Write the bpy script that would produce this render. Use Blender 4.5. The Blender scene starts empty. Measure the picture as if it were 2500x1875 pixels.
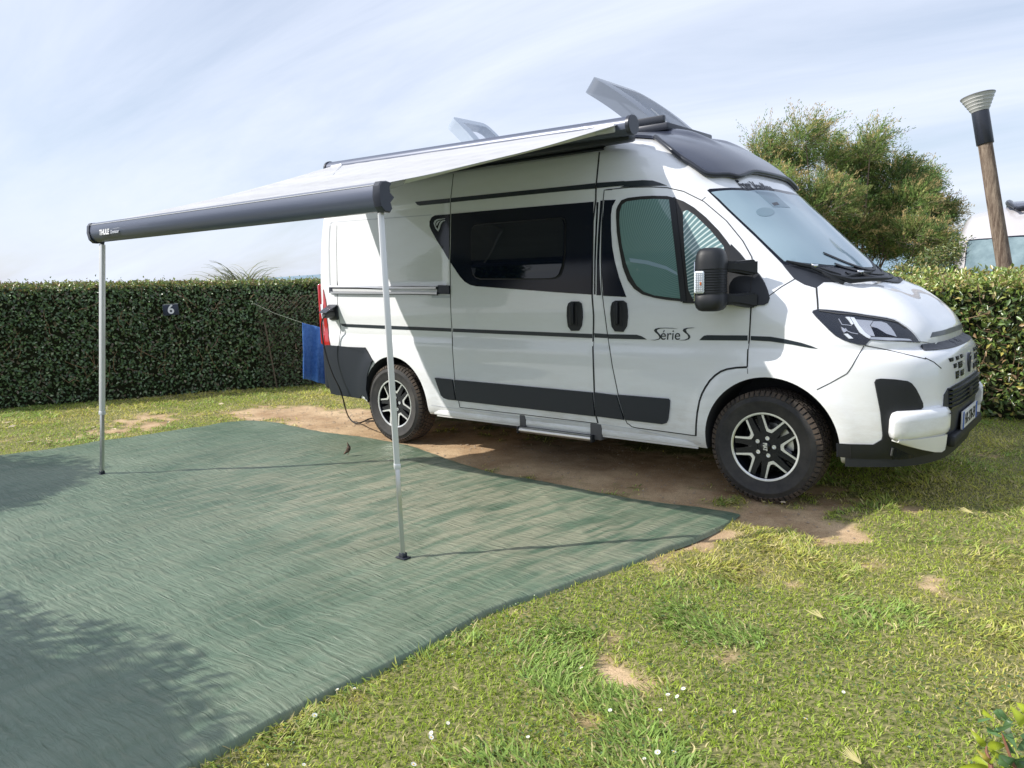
import bpy, bmesh, math, random
import numpy as np
from math import radians, sin, cos, pi
from mathutils import Vector, Matrix
from mathutils.bvhtree import BVHTree
from mathutils.geometry import delaunay_2d_cdt

rng = np.random.default_rng(7); random.seed(7)
S = bpy.context.scene
COL = S.collection

# ------------------------------------------------------------------ camera
YAW, PITCH, ROLL = -0.6844, -0.1362, -0.0282
CC = Vector((1.7881, -5.7120, 1.4596)); FPX = 1878.1
FW = Vector((sin(YAW)*cos(PITCH), cos(YAW)*cos(PITCH), sin(PITCH)))
_rt = Vector((cos(YAW), -sin(YAW), 0)); _up = _rt.cross(FW)
RT = _rt*cos(ROLL) + _up*sin(ROLL); UP = _up*cos(ROLL) - _rt*sin(ROLL)
cd = bpy.data.cameras.new('camera'); cam = bpy.data.objects.new('camera', cd); COL.objects.link(cam)
cd.sensor_width = 36; cd.lens = 36*FPX/2500; cd.clip_start = .05; cd.clip_end = 30000
cam.matrix_world = Matrix(((RT.x, UP.x, -FW.x, CC.x), (RT.y, UP.y, -FW.y, CC.y), (RT.z, UP.z, -FW.z, CC.z), (0, 0, 0, 1)))
S.camera = cam
# ------------------------------------------------------------------ sun, sky, exposure
SUN_AZ, SUN_EL = radians(46), radians(39)          # direction the light travels (towards), elevation
sd = Vector((cos(SUN_AZ)*cos(SUN_EL), sin(SUN_AZ)*cos(SUN_EL), -sin(SUN_EL)))
sl = bpy.data.lights.new('sun', 'SUN'); sl.energy = 4.3; sl.angle = radians(.55); sl.color = (1, .955, .885)
so = bpy.data.objects.new('sun', sl); COL.objects.link(so); so.rotation_euler = sd.to_track_quat('-Z', 'Y').to_euler(); so.location = (-20, -20, 20)
W = bpy.data.worlds.new('World'); S.world = W; W.use_nodes = True
nt = W.node_tree; N = nt.nodes; Lk = nt.links
for n in list(N): N.remove(n)
out = N.new('ShaderNodeOutputWorld'); bg = N.new('ShaderNodeBackground'); sky = N.new('ShaderNodeTexSky')
sky.sky_type = 'NISHITA'; sky.sun_disc = False; sky.sun_elevation = SUN_EL
_back = -sd; sky.sun_rotation = math.atan2(_back.x, _back.y)
sky.air_density = 1.0; sky.dust_density = 1.2; sky.ozone_density = 1.5
bg.inputs[1].default_value = .112
tc = N.new('ShaderNodeTexCoord'); mp = N.new('ShaderNodeMapping'); sx = N.new('ShaderNodeSeparateXYZ')
Lk.new(tc.outputs['Generated'], sx.inputs[0])
# flatten the sky vault so thin cirrus streaks lie on a plane overhead
dz = N.new('ShaderNodeMath'); dz.operation = 'ADD'; dz.inputs[1].default_value = .22; Lk.new(sx.outputs[2], dz.inputs[0])
dx = N.new('ShaderNodeMath'); dx.operation = 'DIVIDE'; Lk.new(sx.outputs[0], dx.inputs[0]); Lk.new(dz.outputs[0], dx.inputs[1])
dy = N.new('ShaderNodeMath'); dy.operation = 'DIVIDE'; Lk.new(sx.outputs[1], dy.inputs[0]); Lk.new(dz.outputs[0], dy.inputs[1])
cx = N.new('ShaderNodeCombineXYZ'); Lk.new(dx.outputs[0], cx.inputs[0]); Lk.new(dy.outputs[0], cx.inputs[1])
mp.inputs['Rotation'].default_value = (0, 0, radians(-62)); mp.inputs['Scale'].default_value = (.55, 2.0, 1)
Lk.new(cx.outputs[0], mp.inputs[0])
nz = N.new('ShaderNodeTexNoise'); nz.inputs['Scale'].default_value = .85; nz.inputs['Detail'].default_value = 7; nz.inputs['Roughness'].default_value = .6; nz.inputs['Distortion'].default_value = .5
Lk.new(mp.outputs[0], nz.inputs[0])
cr = N.new('ShaderNodeValToRGB'); cr.color_ramp.elements[0].position = .30; cr.color_ramp.elements[0].color = (.50, .50, .50, 1)
cr.color_ramp.elements[1].position = .66; cr.color_ramp.elements[1].color = (1, 1, 1, 1)
Lk.new(nz.outputs[0], cr.inputs[0])
mxs = N.new('ShaderNodeMix'); mxs.data_type = 'RGBA'; Lk.new(cr.outputs[0], mxs.inputs[0]); Lk.new(sky.outputs[0], mxs.inputs[6])
mxs.inputs[7].default_value = (6.3, 6.85, 8.1, 1)
Lk.new(mxs.outputs[2], bg.inputs[0]); Lk.new(bg.outputs[0], out.inputs[0])
S.view_settings.view_transform = 'Standard'; S.view_settings.look = 'None'; S.view_settings.exposure = .32; S.view_settings.gamma = 1
S.cycles.max_bounces = 8; S.cycles.transparent_max_bounces = 12; S.cycles.caustics_reflective = False; S.cycles.caustics_refractive = False

# ------------------------------------------------------------------ pixel helpers (photo pixels -> viewing ray, used only to read off real positions)
def ray(px, py):
    return (FW + RT*((px-1250)/FPX) + UP*((937.5-py)/FPX)).normalized()
def on_plane(px, py, n=Vector((0, 0, 1)), d=0.0):
    r = ray(px, py); return CC + r*((d-CC.dot(n))/r.dot(n))
def gr(px, py, z=0): return on_plane(px, py, Vector((0, 0, 1)), z)
CROP = dict(A=(1350, 180, 2.0109), B=(1650, 640, 2.765), C=(750, 380, 2.304), E=(2150, 700, 3.687), F=(1550, 380, 3.16),
            G=(1380, 330, 2.2727), H=(1000, 480, 4.424), I=(1000, 780, 4.424), J=(1440, 750, 4.7405), K=(1960, 720, 7.373),
            L=(1950, 880, 4.9156), M=(1050, 180, 3.403), N=(760, 550, 3.32), O=(1700, 900, 4.74), D=(0, 0, .8848), R=(860, 820, 5.53),
            T=(850, 1000, 2.1067))
def P(c, *pts):
    x0, y0, s = CROP[c]; return [(x0+a/s, y0+b/s) for a, b in pts]

# ------------------------------------------------------------------ mesh helpers
def tag(o, label=None, cat=None, group=None, kind=None):
    if label: o['label'] = label
    if cat: o['category'] = cat
    if group: o['group'] = group
    if kind: o['kind'] = kind
    return o
def empty(name, loc=(0, 0, 0), rot=(0, 0, 0)):
    o = bpy.data.objects.new(name, None); COL.objects.link(o); o.location = loc; o.rotation_euler = rot; o.empty_display_size = .1
    return o
def link(name, me, mat, parent=None):
    o = bpy.data.objects.new(name, me); COL.objects.link(o)
    mats = mat if isinstance(mat, (list, tuple)) else [mat]
    for m in mats: me.materials.append(m)
    if parent is not None:
        o.parent = parent
        o.matrix_parent_inverse = parent.matrix_basis.inverted()
    return o
def smooth(me, ang=35):
    me.polygons.foreach_set('use_smooth', np.ones(len(me.polygons), bool))
    me.set_sharp_from_angle(angle=radians(ang))
def obj(name, bm, mat, parent=None, sm=35):
    bmesh.ops.recalc_face_normals(bm, faces=bm.faces[:]) if sm is not None and sm >= 0 else None
    me = bpy.data.meshes.new(name); bm.to_mesh(me); bm.free()
    if sm: smooth(me, abs(sm))
    return link(name, me, mat, parent)
def npmesh(name, V, F, mat, parent=None, attr=None, sm=None):
    me = bpy.data.meshes.new(name)
    V = np.asarray(V, np.float32); F = np.asarray(F, np.int32); k = F.shape[1]
    me.vertices.add(len(V)); me.vertices.foreach_set('co', V.ravel())
    me.loops.add(F.size); me.loops.foreach_set('vertex_index', F.ravel())
    me.polygons.add(len(F)); me.polygons.foreach_set('loop_start', np.arange(0, F.size, k, dtype=np.int32))
    me.update(calc_edges=True)
    if attr is not None:
        a = me.color_attributes.new('tint', 'FLOAT_COLOR', 'POINT')
        c = np.ones((len(V), 4), np.float32); c[:, :3] = attr; a.data.foreach_set('color', c.ravel())
    if sm: smooth(me, sm)
    return link(name, me, mat, parent)
def box(bm, c, s, rot=None, bevel=0, seg=2):
    r = bmesh.ops.create_cube(bm, size=1); vs = r['verts']
    M = Matrix.Translation(c) @ (rot.to_4x4() if rot else Matrix()) @ Matrix.Diagonal((*s, 1))
    bmesh.ops.transform(bm, matrix=M, verts=vs)
    if bevel:
        es = list({e for v in vs for e in v.link_edges})
        bmesh.ops.bevel(bm, geom=es, offset=bevel, segments=seg, affect='EDGES', profile=.5)
    return bm
def tube(bm, pts, rad, seg=8, cap=True, squash=1):
    pts = [Vector(p) for p in pts]; n = len(pts)
    rads = rad if isinstance(rad, (list, tuple)) else [rad]*n
    rings = []; ref = None
    for i, p in enumerate(pts):
        t = (pts[min(i+1, n-1)]-pts[max(i-1, 0)]).normalized()
        if ref is None: ref = Vector((0, 0, 1)) if abs(t.z) < .9 else Vector((1, 0, 0))
        a = (ref - t*ref.dot(t)).normalized(); b = t.cross(a); ref = a
        rings.append([bm.verts.new(p + (a*cos(2*pi*k/seg) + b*sin(2*pi*k/seg)*squash)*rads[i]) for k in range(seg)])
    for i in range(n-1):
        for k in range(seg):
            bm.faces.new((rings[i][k], rings[i][(k+1) % seg], rings[i+1][(k+1) % seg], rings[i+1][k]))
    if cap: bm.faces.new(rings[0][::-1]); bm.faces.new(rings[-1])
    return bm
def lathe(bm, prof, seg=64, origin=(0, 0, 0), axis='y'):
    """prof: list of (r, h) ; axis y"""
    rings = []
    for r, h in prof:
        ring = []
        for k in range(seg):
            a = 2*pi*k/seg
            if axis == 'y': v = (r*cos(a), h, r*sin(a))
            else: v = (r*cos(a), r*sin(a), h)
            ring.append(bm.verts.new(Vector(v)+Vector(origin)))
        rings.append(ring)
    for i in range(len(prof)-1):
        for k in range(seg):
            bm.faces.new((rings[i][k], rings[i][(k+1) % seg], rings[i+1][(k+1) % seg], rings[i+1][k]))
    return rings
def prism(bm, poly3, dirv):
    """closed polygon of 3D points extruded along dirv"""
    a = [bm.verts.new(Vector(p)) for p in poly3]; b = [bm.verts.new(Vector(p)+Vector(dirv)) for p in poly3]
    n = len(a); bm.faces.new(a); bm.faces.new(b[::-1])
    for i in range(n): bm.faces.new((a[i], b[i], b[(i+1) % n], a[(i+1) % n]))
    return bm
def loft(bm, secs, closed=True, cap=True):
    R_ = [[bm.verts.new(Vector(p)) for p in s] for s in secs]; m = len(R_[0])
    for i in range(len(R_)-1):
        for k in range(m if closed else m-1):
            bm.faces.new((R_[i][k], R_[i][(k+1) % m], R_[i+1][(k+1) % m], R_[i+1][k]))
    if cap and closed: bm.faces.new(R_[0][::-1]); bm.faces.new(R_[-1])
    return bm
def spline(pts, n=6, closed=False):
    pts = [Vector(p) if len(p) == 3 else Vector((p[0], p[1], 0)) for p in pts]; N_ = len(pts); o = []
    rngi = range(N_ if closed else N_-1)
    for i in rngi:
        p0 = pts[(i-1) % N_] if closed or i > 0 else pts[i]; p1 = pts[i]; p2 = pts[(i+1) % N_]
        p3 = pts[(i+2) % N_] if closed or i+2 < N_ else p2
        for k in range(n):
            t = k/n
            o.append(.5*((2*p1) + (p2-p0)*t + (2*p0-5*p1+4*p2-p3)*t*t + (3*p1-p0-3*p2+p3)*t**3))
    if not closed: o.append(pts[-1])
    return o
def roundpoly(pts, r=.3, k=4):
    """round the corners of a 2D polygon; r = fraction of shorter edge or absolute per-point via third value"""
    n = len(pts); o = []
    for i in range(n):
        p = pts[i]; rr = p[2] if len(p) > 2 else r
        a = np.array(pts[i-1][:2]); b = np.array(p[:2]); c = np.array(pts[(i+1) % n][:2])
        if rr <= 0: o.append(tuple(b)); continue
        la, lc = np.linalg.norm(a-b), np.linalg.norm(c-b); d = rr if rr > 1 else rr*min(la, lc)
        d = min(d, .49*la, .49*lc); A = b+(a-b)/la*d; B_ = b+(c-b)/lc*d
        for j in range(k+1):
            t = j/k; q = (1-t)**2*A+2*t*(1-t)*b+t*t*B_; o.append(tuple(q))
    return o

# ------------------------------------------------------------------ material helpers
def mat(name, color=(.8, .8, .8), rough=.5, metal=0, coat=0, spec=.5, coatr=.03, alpha=1, trans=0, emit=None):
    m = bpy.data.materials.new(name); m.use_nodes = True; b = m.node_tree.nodes['Principled BSDF']
    b.inputs['Base Color'].default_value = (*color, 1); b.inputs['Roughness'].default_value = rough; b.inputs['Metallic'].default_value = metal
    b.inputs['Coat Weight'].default_value = coat; b.inputs['Coat Roughness'].default_value = coatr; b.inputs['Specular IOR Level'].default_value = spec
    b.inputs['Alpha'].default_value = alpha; b.inputs['Transmission Weight'].default_value = trans
    return m
def nodes(m): return m.node_tree.nodes, m.node_tree.links, m.node_tree.nodes['Principled BSDF']
def noise_col(m, c1, c2, scale=8, detail=6, lo=.35, hi=.65, coord='Object', rough=.6, stretch=(1, 1, 1), target='Base Color', dist=0):
    N, L, b = nodes(m); t = N.new('ShaderNodeTexCoord'); mpn = N.new('ShaderNodeMapping'); mpn.inputs['Scale'].default_value = stretch
    n = N.new('ShaderNodeTexNoise'); n.inputs['Scale'].default_value = scale; n.inputs['Detail'].default_value = detail; n.inputs['Roughness'].default_value = rough
    n.inputs['Distortion'].default_value = dist
    r = N.new('ShaderNodeValToRGB'); r.color_ramp.elements[0].position = lo; r.color_ramp.elements[1].position = hi
    r.color_ramp.elements[0].color = (*c1, 1); r.color_ramp.elements[1].color = (*c2, 1)
    L.new(t.outputs[coord], mpn.inputs[0]); L.new(mpn.outputs[0], n.inputs[0]); L.new(n.outputs[0], r.inputs[0]); L.new(r.outputs[0], b.inputs[target])
    return n, r
def bump(m, scale=50, strength=.2, dist=.01, detail=4, coord='Object', stretch=(1, 1, 1)):
    N, L, b = nodes(m); t = N.new('ShaderNodeTexCoord'); mpn = N.new('ShaderNodeMapping'); mpn.inputs['Scale'].default_value = stretch
    n = N.new('ShaderNodeTexNoise'); n.inputs['Scale'].default_value = scale; n.inputs['Detail'].default_value = detail
    bp = N.new('ShaderNodeBump'); bp.inputs['Strength'].default_value = strength; bp.inputs['Distance'].default_value = dist
    L.new(t.outputs[coord], mpn.inputs[0]); L.new(mpn.outputs[0], n.inputs[0]); L.new(n.outputs[0], bp.inputs['Height']); L.new(bp.outputs[0], b.inputs['Normal'])
    return bp
M = {}
M['paint'] = mat('white_paint', (.83, .845, .87), .28, 0, 1, .5, .02)
def dirty_paint():
    m = M['paint']; N, L, b = nodes(m)
    t = N.new('ShaderNodeTexCoord'); s = N.new('ShaderNodeSeparateXYZ'); L.new(t.outputs['Object'], s.inputs[0])
    mr = N.new('ShaderNodeMapRange'); mr.inputs[1].default_value = .34; mr.inputs[2].default_value = .75; mr.inputs[3].default_value = .62; mr.inputs[4].default_value = .10
    L.new(s.outputs[2], mr.inputs[0])
    n = N.new('ShaderNodeTexNoise'); n.inputs['Scale'].default_value = 9; n.inputs['Detail'].default_value = 9; n.inputs['Roughness'].default_value = .75
    mp_ = N.new('ShaderNodeMapping'); mp_.inputs['Scale'].default_value = (.5, 1, 1.8); L.new(t.outputs['Object'], mp_.inputs[0]); L.new(mp_.outputs[0], n.inputs[0])
    g = N.new('ShaderNodeMath'); g.operation = 'MULTIPLY'; L.new(mr.outputs[0], g.inputs[0])
    r = N.new('ShaderNodeValToRGB'); r.color_ramp.elements[0].position = .42; r.color_ramp.elements[1].position = .75; L.new(n.outputs[0], r.inputs[0]); L.new(r.outputs[0], g.inputs[1])
    mx = N.new('ShaderNodeMix'); mx.data_type = 'RGBA'; mx.inputs[6].default_value = (.83, .845, .87, 1); mx.inputs[7].default_value = (.50, .45, .38, 1)
    L.new(g.outputs[0], mx.inputs[0]); L.new(mx.outputs[2], b.inputs['Base Color'])
    ra = N.new('ShaderNodeMapRange'); ra.inputs[3].default_value = 1.0; ra.inputs[4].default_value = .25; L.new(g.outputs[0], ra.inputs[0]); L.new(ra.outputs[0], b.inputs['Coat Weight'])
dirty_paint()
M['white'] = mat('bumper_white_plastic', (.74, .74, .73), .35, 0, .6)
M['black'] = mat('black_plastic', (.008, .010, .014), .52)
bump(M['black'], 400, .15, .001)
M['trim'] = mat('dark_grey_cladding', (.010, .015, .024), .5); bump(M['trim'], 300, .15, .001)
M['decal'] = mat('dark_decal', (.014, .022, .030), .35, 0, .15)
M['panel'] = mat('gloss_black_film', (.003, .006, .016), .14, 0, .0, .3, .05)
M['darkglass'] = mat('tinted_window', (.003, .006, .014), .03, 0, 0, .45)
M['gap'] = mat('shadow_gap', (.022, .022, .024), .8)
M['rubber'] = mat('rubber_seal', (.012, .012, .013), .45)
M['steel'] = mat('brushed_aluminium', (.62, .62, .62), .32, 1); bump(M['steel'], 60, .1, .001, 3, 'Object', (.02, 1, 1))
M['white_alu'] = mat('white_lacquered_aluminium', (.72, .73, .74), .33, .15, .2)
M['silver'] = mat('silver_decal', (.55, .57, .62), .4)
M['graphite'] = mat('graphite_plastic', (.028, .032, .045), .36, .2, .15)
M['cap'] = mat('satin_black_roof_cap', (.040, .047, .075), .30, .0, .6, .5, .14)
M['chrome'] = mat('chrome', (.75, .76, .78), .12, 1)
M['grey'] = mat('grey_plastic', (.09, .09, .095), .6)

# ================================================================== VAN BODY
#        zs    zf    W     F      a     n
LEV = [(.300, .275, .975, .860, .00, 3.2), (.345, .320, 1.00, .915, .00, 3.5), (.45, .44, 1.018, .940, .00, 3.5), (.62, .62, 1.030, .955, .00, 3.5),
       (.78, .80, 1.035, .955, .00, 3.5), (.90, .915, 1.035, .945, .00, 3.4), (.955, .965, 1.030, .912, .00, 3.2), (.985, .99, 1.022, .862, .00, 3.0),
       (1.02, 1.03, 1.020, .862, .00, 3.0), (1.06, 1.09, 1.020, .835, -.02, 3.0), (1.10, 1.16, 1.022, .775, -.05, 3.0), (1.15, 1.24, 1.025, .695, -.10, 2.9),
       (1.22, 1.31, 1.025, .600, -.20, 2.8), (1.30, 1.365, 1.022, .500, -.30, 2.7), (1.38, 1.410, 1.020, .400, -.40, 2.6), (1.47, 1.46, 1.018, .320, -.50, 2.5),
       (1.60, 1.59, 1.012, .185, -.60, 2.5), (1.75, 1.74, 1.000, .030, -.72, 2.5), (1.90, 1.89, .986, -.125, -.83, 2.5), (2.05, 2.03, .970, -.270, -.94, 2.5),
       (2.13, 2.12, .956, -.350, -1.0, 2.6), (2.21, 2.22, .940, -.445, -1.1, 2.6), (2.30, 2.33, .918, -.60, -1.2, 2.6), (2.38, 2.42, .885, -.78, -1.35, 2.6),
       (2.44, 2.48, .830, -.98, -1.55, 2.6), (2.48, 2.515, .740, -1.20, -1.75, 2.6), (2.50, 2.53, .60, -1.40, -1.9, 2.5), (2.515, 2.54, .40, -1.60, -2.0, 2.5), (2.52, 2.545, .004, -1.90, -2.2, 2.5)]
REAR = [(.30, -4.42), (.42, -4.47), (.9, -4.50), (1.4, -4.515), (1.9, -4.495), (2.1, -4.47), (2.3, -4.44), (2.44, -4.38), (2.5, -4.2), (2.515, -4.1), (2.52, -3.9)]
def build_body_grid():
    lv = np.array(LEV); k = len(lv); out = []
    sub = 5
    for i in range(k-1):
        p0, p1, p2, p3 = lv[max(i-1, 0)], lv[i], lv[i+1], lv[min(i+2, k-1)]
        for j in range(sub):
            t = j/sub
            m1 = (p2-p0)*.5; m2 = (p3-p1)*.5
            # limit tangents to keep creases tidy
            d = p2-p1
            m1 = np.where(np.sign(m1) == np.sign(d), np.sign(d)*np.minimum(abs(m1), 2*abs(d)), 0); m2 = np.where(np.sign(m2) == np.sign(d), np.sign(d)*np.minimum(abs(m2), 2*abs(d)), 0)
            h = (2*t**3-3*t**2+1)*p1+(t**3-2*t**2+t)*m1+(-2*t**3+3*t**2)*p2+(t**3-t**2)*m2
            out.append(h)
    out.append(lv[-1]); return np.array(out)
def body_loops():
    L_ = build_body_grid(); loops = []
    rz, rx = zip(*REAR)
    for zs, zf, Wd, F, a, n in L_:
        R_ = np.interp(zs, rz, rx); pts = []
        # rear half: centre -> corner
        rc = min(.11, Wd*.9)
        for t in np.linspace(0, 1, 9)[:-1]: pts.append((R_+.012*(1-t)**0*t*t, -(Wd*.985-rc)*t, zs))
        for th in np.linspace(0, pi/2, 8): pts.append((R_+.012+rc*(1-cos(th)), -(Wd*.985-rc) - rc*sin(th), zs))
        x0 = R_+.012+rc
        xs = np.linspace(x0, a, 112)[1:]
        for x in xs:
            w = Wd*(1 - .012*np.clip((-2.2-x)/2.2, 0, 1)); pts.append((x, -w, zs))
        for th in np.linspace(0, pi/2, 56)[1:]:
            # superellipse, parameterised evenly
            c, s_ = cos(th), sin(th)
            r = (abs(c)**n+abs(s_)**n)**(-1/n)
            yy = Wd*c*r; xx = a+(F-a)*s_*r
            f = np.clip((1-(yy/max(Wd, 1e-6)))*1.35, 0, 1); f = f*f*(3-2*f)
            pts.append((xx, -yy, zs+(zf-zs)*f))
        loops.append(np.array(pts))
    G_ = np.array(loops)
    # wheel-arch flares and side swage lines
    X, Y, Z = G_[..., 0], G_[..., 1], G_[..., 2]
    side = np.clip((-Y-.85)/.1, 0, 1)
    for cxx, r0 in ((.03, .46), (-3.41, .44)):
        r = np.sqrt((X-cxx)**2+(Z-.38)**2); Y -= side*.022*np.exp(-((np.maximum(r-r0, 0))/.075)**2)*(X < .62)
    Y += side*.007*np.exp(-((Z-.965)/.03)**2)*np.clip((-.3-X)/.3, 0, 1)*np.clip((X+4.2)/.2, 0, 1)          # hollow under the belt stripe
    # flat recessed panels in the upper sides
    Y += side*.010*np.clip((Z-1.42)/.02, 0, 1)*np.clip((2.12-Z)/.03, 0, 1)*np.clip((X+4.3)/.03, 0, 1)*np.clip((-2.72-X)/.03, 0, 1)
    # bonnet shoulders
    bon = np.clip((X-.2)/.15, 0, 1)*np.clip((Z-1.04)/.1, 0, 1)*np.clip((1.40-Z)/.1, 0, 1)
    Z += bon*(.022*np.exp(-((abs(Y)-.52)/.13)**2) - .012*np.exp(-(Y/.3)**2))
    # underside tucks up behind the bumpers
    Z = np.maximum(Z, np.where(X > .47, .312, 0)); Z = np.maximum(Z, np.where(X < -3.83, .372, 0)); G_[..., 2] = Z
    # drip channel along the roof edge
    Y += np.clip((-Y-.6)/.1, 0, 1)*.012*np.exp(-((Z-2.36)/.018)**2)*(X < -1.0)
    return G_
G_ = body_loops(); nl, npnt, _ = G_.shape
full = np.concatenate([G_, (G_*[1, -1, 1])[:, ::-1][:, 1:-1]], axis=1); m_ = full.shape[1]
BV = full.reshape(-1, 3)
ii, jj = np.meshgrid(np.arange(nl-1), np.arange(m_), indexing='ij')
BF = np.stack([ii*m_+jj, ii*m_+(jj+1) % m_, (ii+1)*m_+(jj+1) % m_, (ii+1)*m_+jj], -1).reshape(-1, 4)
bvh = BVHTree.FromPolygons([Vector(v) for v in BV], [tuple(f) for f in BF.tolist()])
def hit_cam(px, py):
    loc, n, i, d = bvh.ray_cast(CC, ray(px, py), 60)
    return (loc, n) if loc is not None else (None, None)
def snorm(i, n): return n

BODY_MESH = None
def van_body(name, paint, parent, wells=True):
    bm = bmesh.new(); vs = [bm.verts.new(v) for v in BV]
    for f in BF.tolist(): bm.faces.new([vs[i] for i in f])
    bm.faces.new([vs[i] for i in range(m_)][::-1])
    bmesh.ops.remove_doubles(bm, verts=bm.verts[:], dist=1e-5)
    bmesh.ops.recalc_face_normals(bm, faces=bm.faces[:])
    me = bpy.data.meshes.new(name); bm.to_mesh(me); bm.free(); me.materials.append(paint); me.materials.append(M['grey_liner'])
    o = bpy.data.objects.new(name, me); COL.objects.link(o)
    if wells:
        cb = bmesh.new()
        for cxx, r in ((.035, .425), (-3.405, .408)):
            for sgn in (-1, 1):
                poly = []
                for t in np.linspace(0, pi, 40): poly.append((cxx+r*cos(t), sgn*1.3, .385+r*sin(t)*(1.0)))
                poly += [(cxx-r-.0, sgn*1.3, .1), (cxx+r, sgn*1.3, .1)]
                b2 = bmesh.new(); prism(b2, poly, (0, -sgn*.62, 0)); bmesh.ops.recalc_face_normals(b2, faces=b2.faces[:])
                tm = bpy.data.meshes.new('t'); b2.to_mesh(tm); b2.free(); cb.from_mesh(tm); bpy.data.meshes.remove(tm)
        cm = bpy.data.meshes.new('cut'); 
        cb.to_mesh(cm); cb.free(); cm.materials.append(paint); cm.materials.append(M['grey_liner'])
        for p in cm.polygons: p.material_index = 1
        co = bpy.data.objects.new('cut', cm); COL.objects.link(co)
        md = o.modifiers.new('b', 'BOOLEAN'); md.operation = 'DIFFERENCE'; md.object = co; md.solver = 'EXACT'
        dg = bpy.context.evaluated_depsgraph_get(); nm = bpy.data.meshes.new_from_object(o.evaluated_get(dg)); nm.name = name
        o.modifiers.clear(); o.data = nm; bpy.data.objects.remove(co); bpy.data.meshes.remove(cm); me = nm
    smooth(o.data, 30)
    if parent is not None: o.parent = parent
    return o
M['grey_liner'] = mat('wheel_arch_liner', (.03, .031, .035), .85)

# ------------------------------------------------------------------ patches laid on the body
def project(uv, dirv, O, U, Vv):
    p = O + U*uv[0] + Vv*uv[1] - dirv*8
    loc, n, i, d = bvh.ray_cast(p, dirv, 30)
    return loc, n
DIRS = {'y': Vector((0, 1, 0)), 'x': Vector((-1, 0, 0)), 'xz': Vector((-1, 0, -1)).normalized(), 'z': Vector((0, 0, -1)),
        'xy': Vector((-1, .75, -.12)).normalized(), 'b': Vector((-1, .25, -1.1)).normalized()}
def basis(d):
    U = d.cross(Vector((0, 0, 1)));
    if U.length < .01: U = Vector((0, 1, 0))
    U.normalize(); return U, U.cross(d).normalized()
def edge_sub(poly, step):
    o = []
    n = len(poly)
    for i in range(n):
        a = np.array(poly[i]); b = np.array(poly[(i+1) % n]); k = max(1, int(np.linalg.norm(b-a)/step))
        for j in range(k): o.append(a+(b-a)*j/k)
    return o
def inside(pt, poly):
    x, y = pt; c = False; n = len(poly); j = n-1
    for i in range(n):
        xi, yi = poly[i]; xj, yj = poly[j]
        if (yi > y) != (yj > y) and x < (xj-xi)*(y-yi)/(yj-yi)+xi: c = not c
        j = i
    return c
def patch(name, px, material, parent, off=.004, d='y', step=.035, mirror=False, three=None, sym=False, dent=None, sm=40, inset_mat=None):
    """px: outline in photo pixels, read off as points of the body surface, then filled along direction d"""
    D_ = DIRS[d]; U, V_ = basis(D_); O = Vector((0, 0, 0))
    if three is None:
        pts3 = []
        for q in px:
            h, _n = hit_cam(*q)
            if h is not None: pts3.append(h)
    else: pts3 = [Vector(p) for p in three]
    if sym: pts3 = pts3 + [Vector((p.x, -p.y, p.z)) for p in reversed(pts3)]
    poly = [(p.dot(U), p.dot(V_)) for p in pts3]
    # drop duplicates
    pp = [poly[0]]
    for q in poly[1:]:
        if (q[0]-pp[-1][0])**2+(q[1]-pp[-1][1])**2 > 1e-7: pp.append(q)
    poly = [tuple(q) for q in edge_sub(pp, step)]
    xs = [q[0] for q in poly]; ys = [q[1] for q in poly]
    ins = []
    x = min(xs)+step*.5; r = 0
    while x < max(xs):
        y = min(ys)+step*.5+(r % 2)*step*.5
        while y < max(ys):
            if inside((x, y), poly): ins.append((x, y))
            y += step
        x += step*.9; r += 1
    pn = np.array(poly)
    ins = [q for q in ins if np.min(np.hypot(pn[:, 0]-q[0], pn[:, 1]-q[1])) > step*.35]
    allp = [Vector(q) for q in poly+ins]; nb = len(poly)
    vs, es, fs, *_r = delaunay_2d_cdt(allp, [], [list(range(nb))], 1, 1e-6)
    bm = bmesh.new(); bv = []; nrm = []
    for v in vs:
        loc, n = project((v.x, v.y), D_, O, U, V_)
        if loc is None: loc = O+U*v.x+V_*v.y; n = -D_; bv.append(None); nrm.append(n); continue
        if n.dot(D_) > 0: n = -n
        o_ = off + (dent(loc) if dent else 0)
        bv.append(bm.verts.new(loc+n*o_)); nrm.append(n)
    for f in fs:
        q = [bv[i] for i in f]
        if None in q or len(set(q)) < 3: continue
        try: bm.faces.new(q)
        except ValueError: pass
    bmesh.ops.recalc_face_normals(bm, faces=bm.faces[:])
    if bm.faces:
        s = sum((f.normal.dot(D_)*f.calc_area() for f in bm.faces))
        if s > 0: bmesh.ops.reverse_faces(bm, faces=bm.faces[:])
    # skirt down into the body
    bnd = [e for e in bm.edges if len(e.link_faces) == 1]
    ext = bmesh.ops.extrude_edge_only(bm, edges=bnd)['geom']
    for g in ext:
        if isinstance(g, bmesh.types.BMVert):
            e = [x for x in g.link_edges if x.other_vert(g).link_faces]
            g.co += D_*(off+.006)*.9
    me = bpy.data.meshes.new(name); bm.to_mesh(me); bm.free(); smooth(me, sm)
    o = link(name, me, material, parent)
    if mirror:
        m2 = me.copy()
        co = np.empty(len(m2.vertices)*3, np.float32); m2.vertices.foreach_get('co', co); co[1::3] *= -1; m2.vertices.foreach_set('co', co); m2.flip_normals(); m2.update()
        o2 = bpy.data.objects.new(name, m2); COL.objects.link(o2)
        if parent is not None: o2.parent = parent; o2.matrix_parent_inverse = o.matrix_parent_inverse
        return o, o2
    return o
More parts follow.
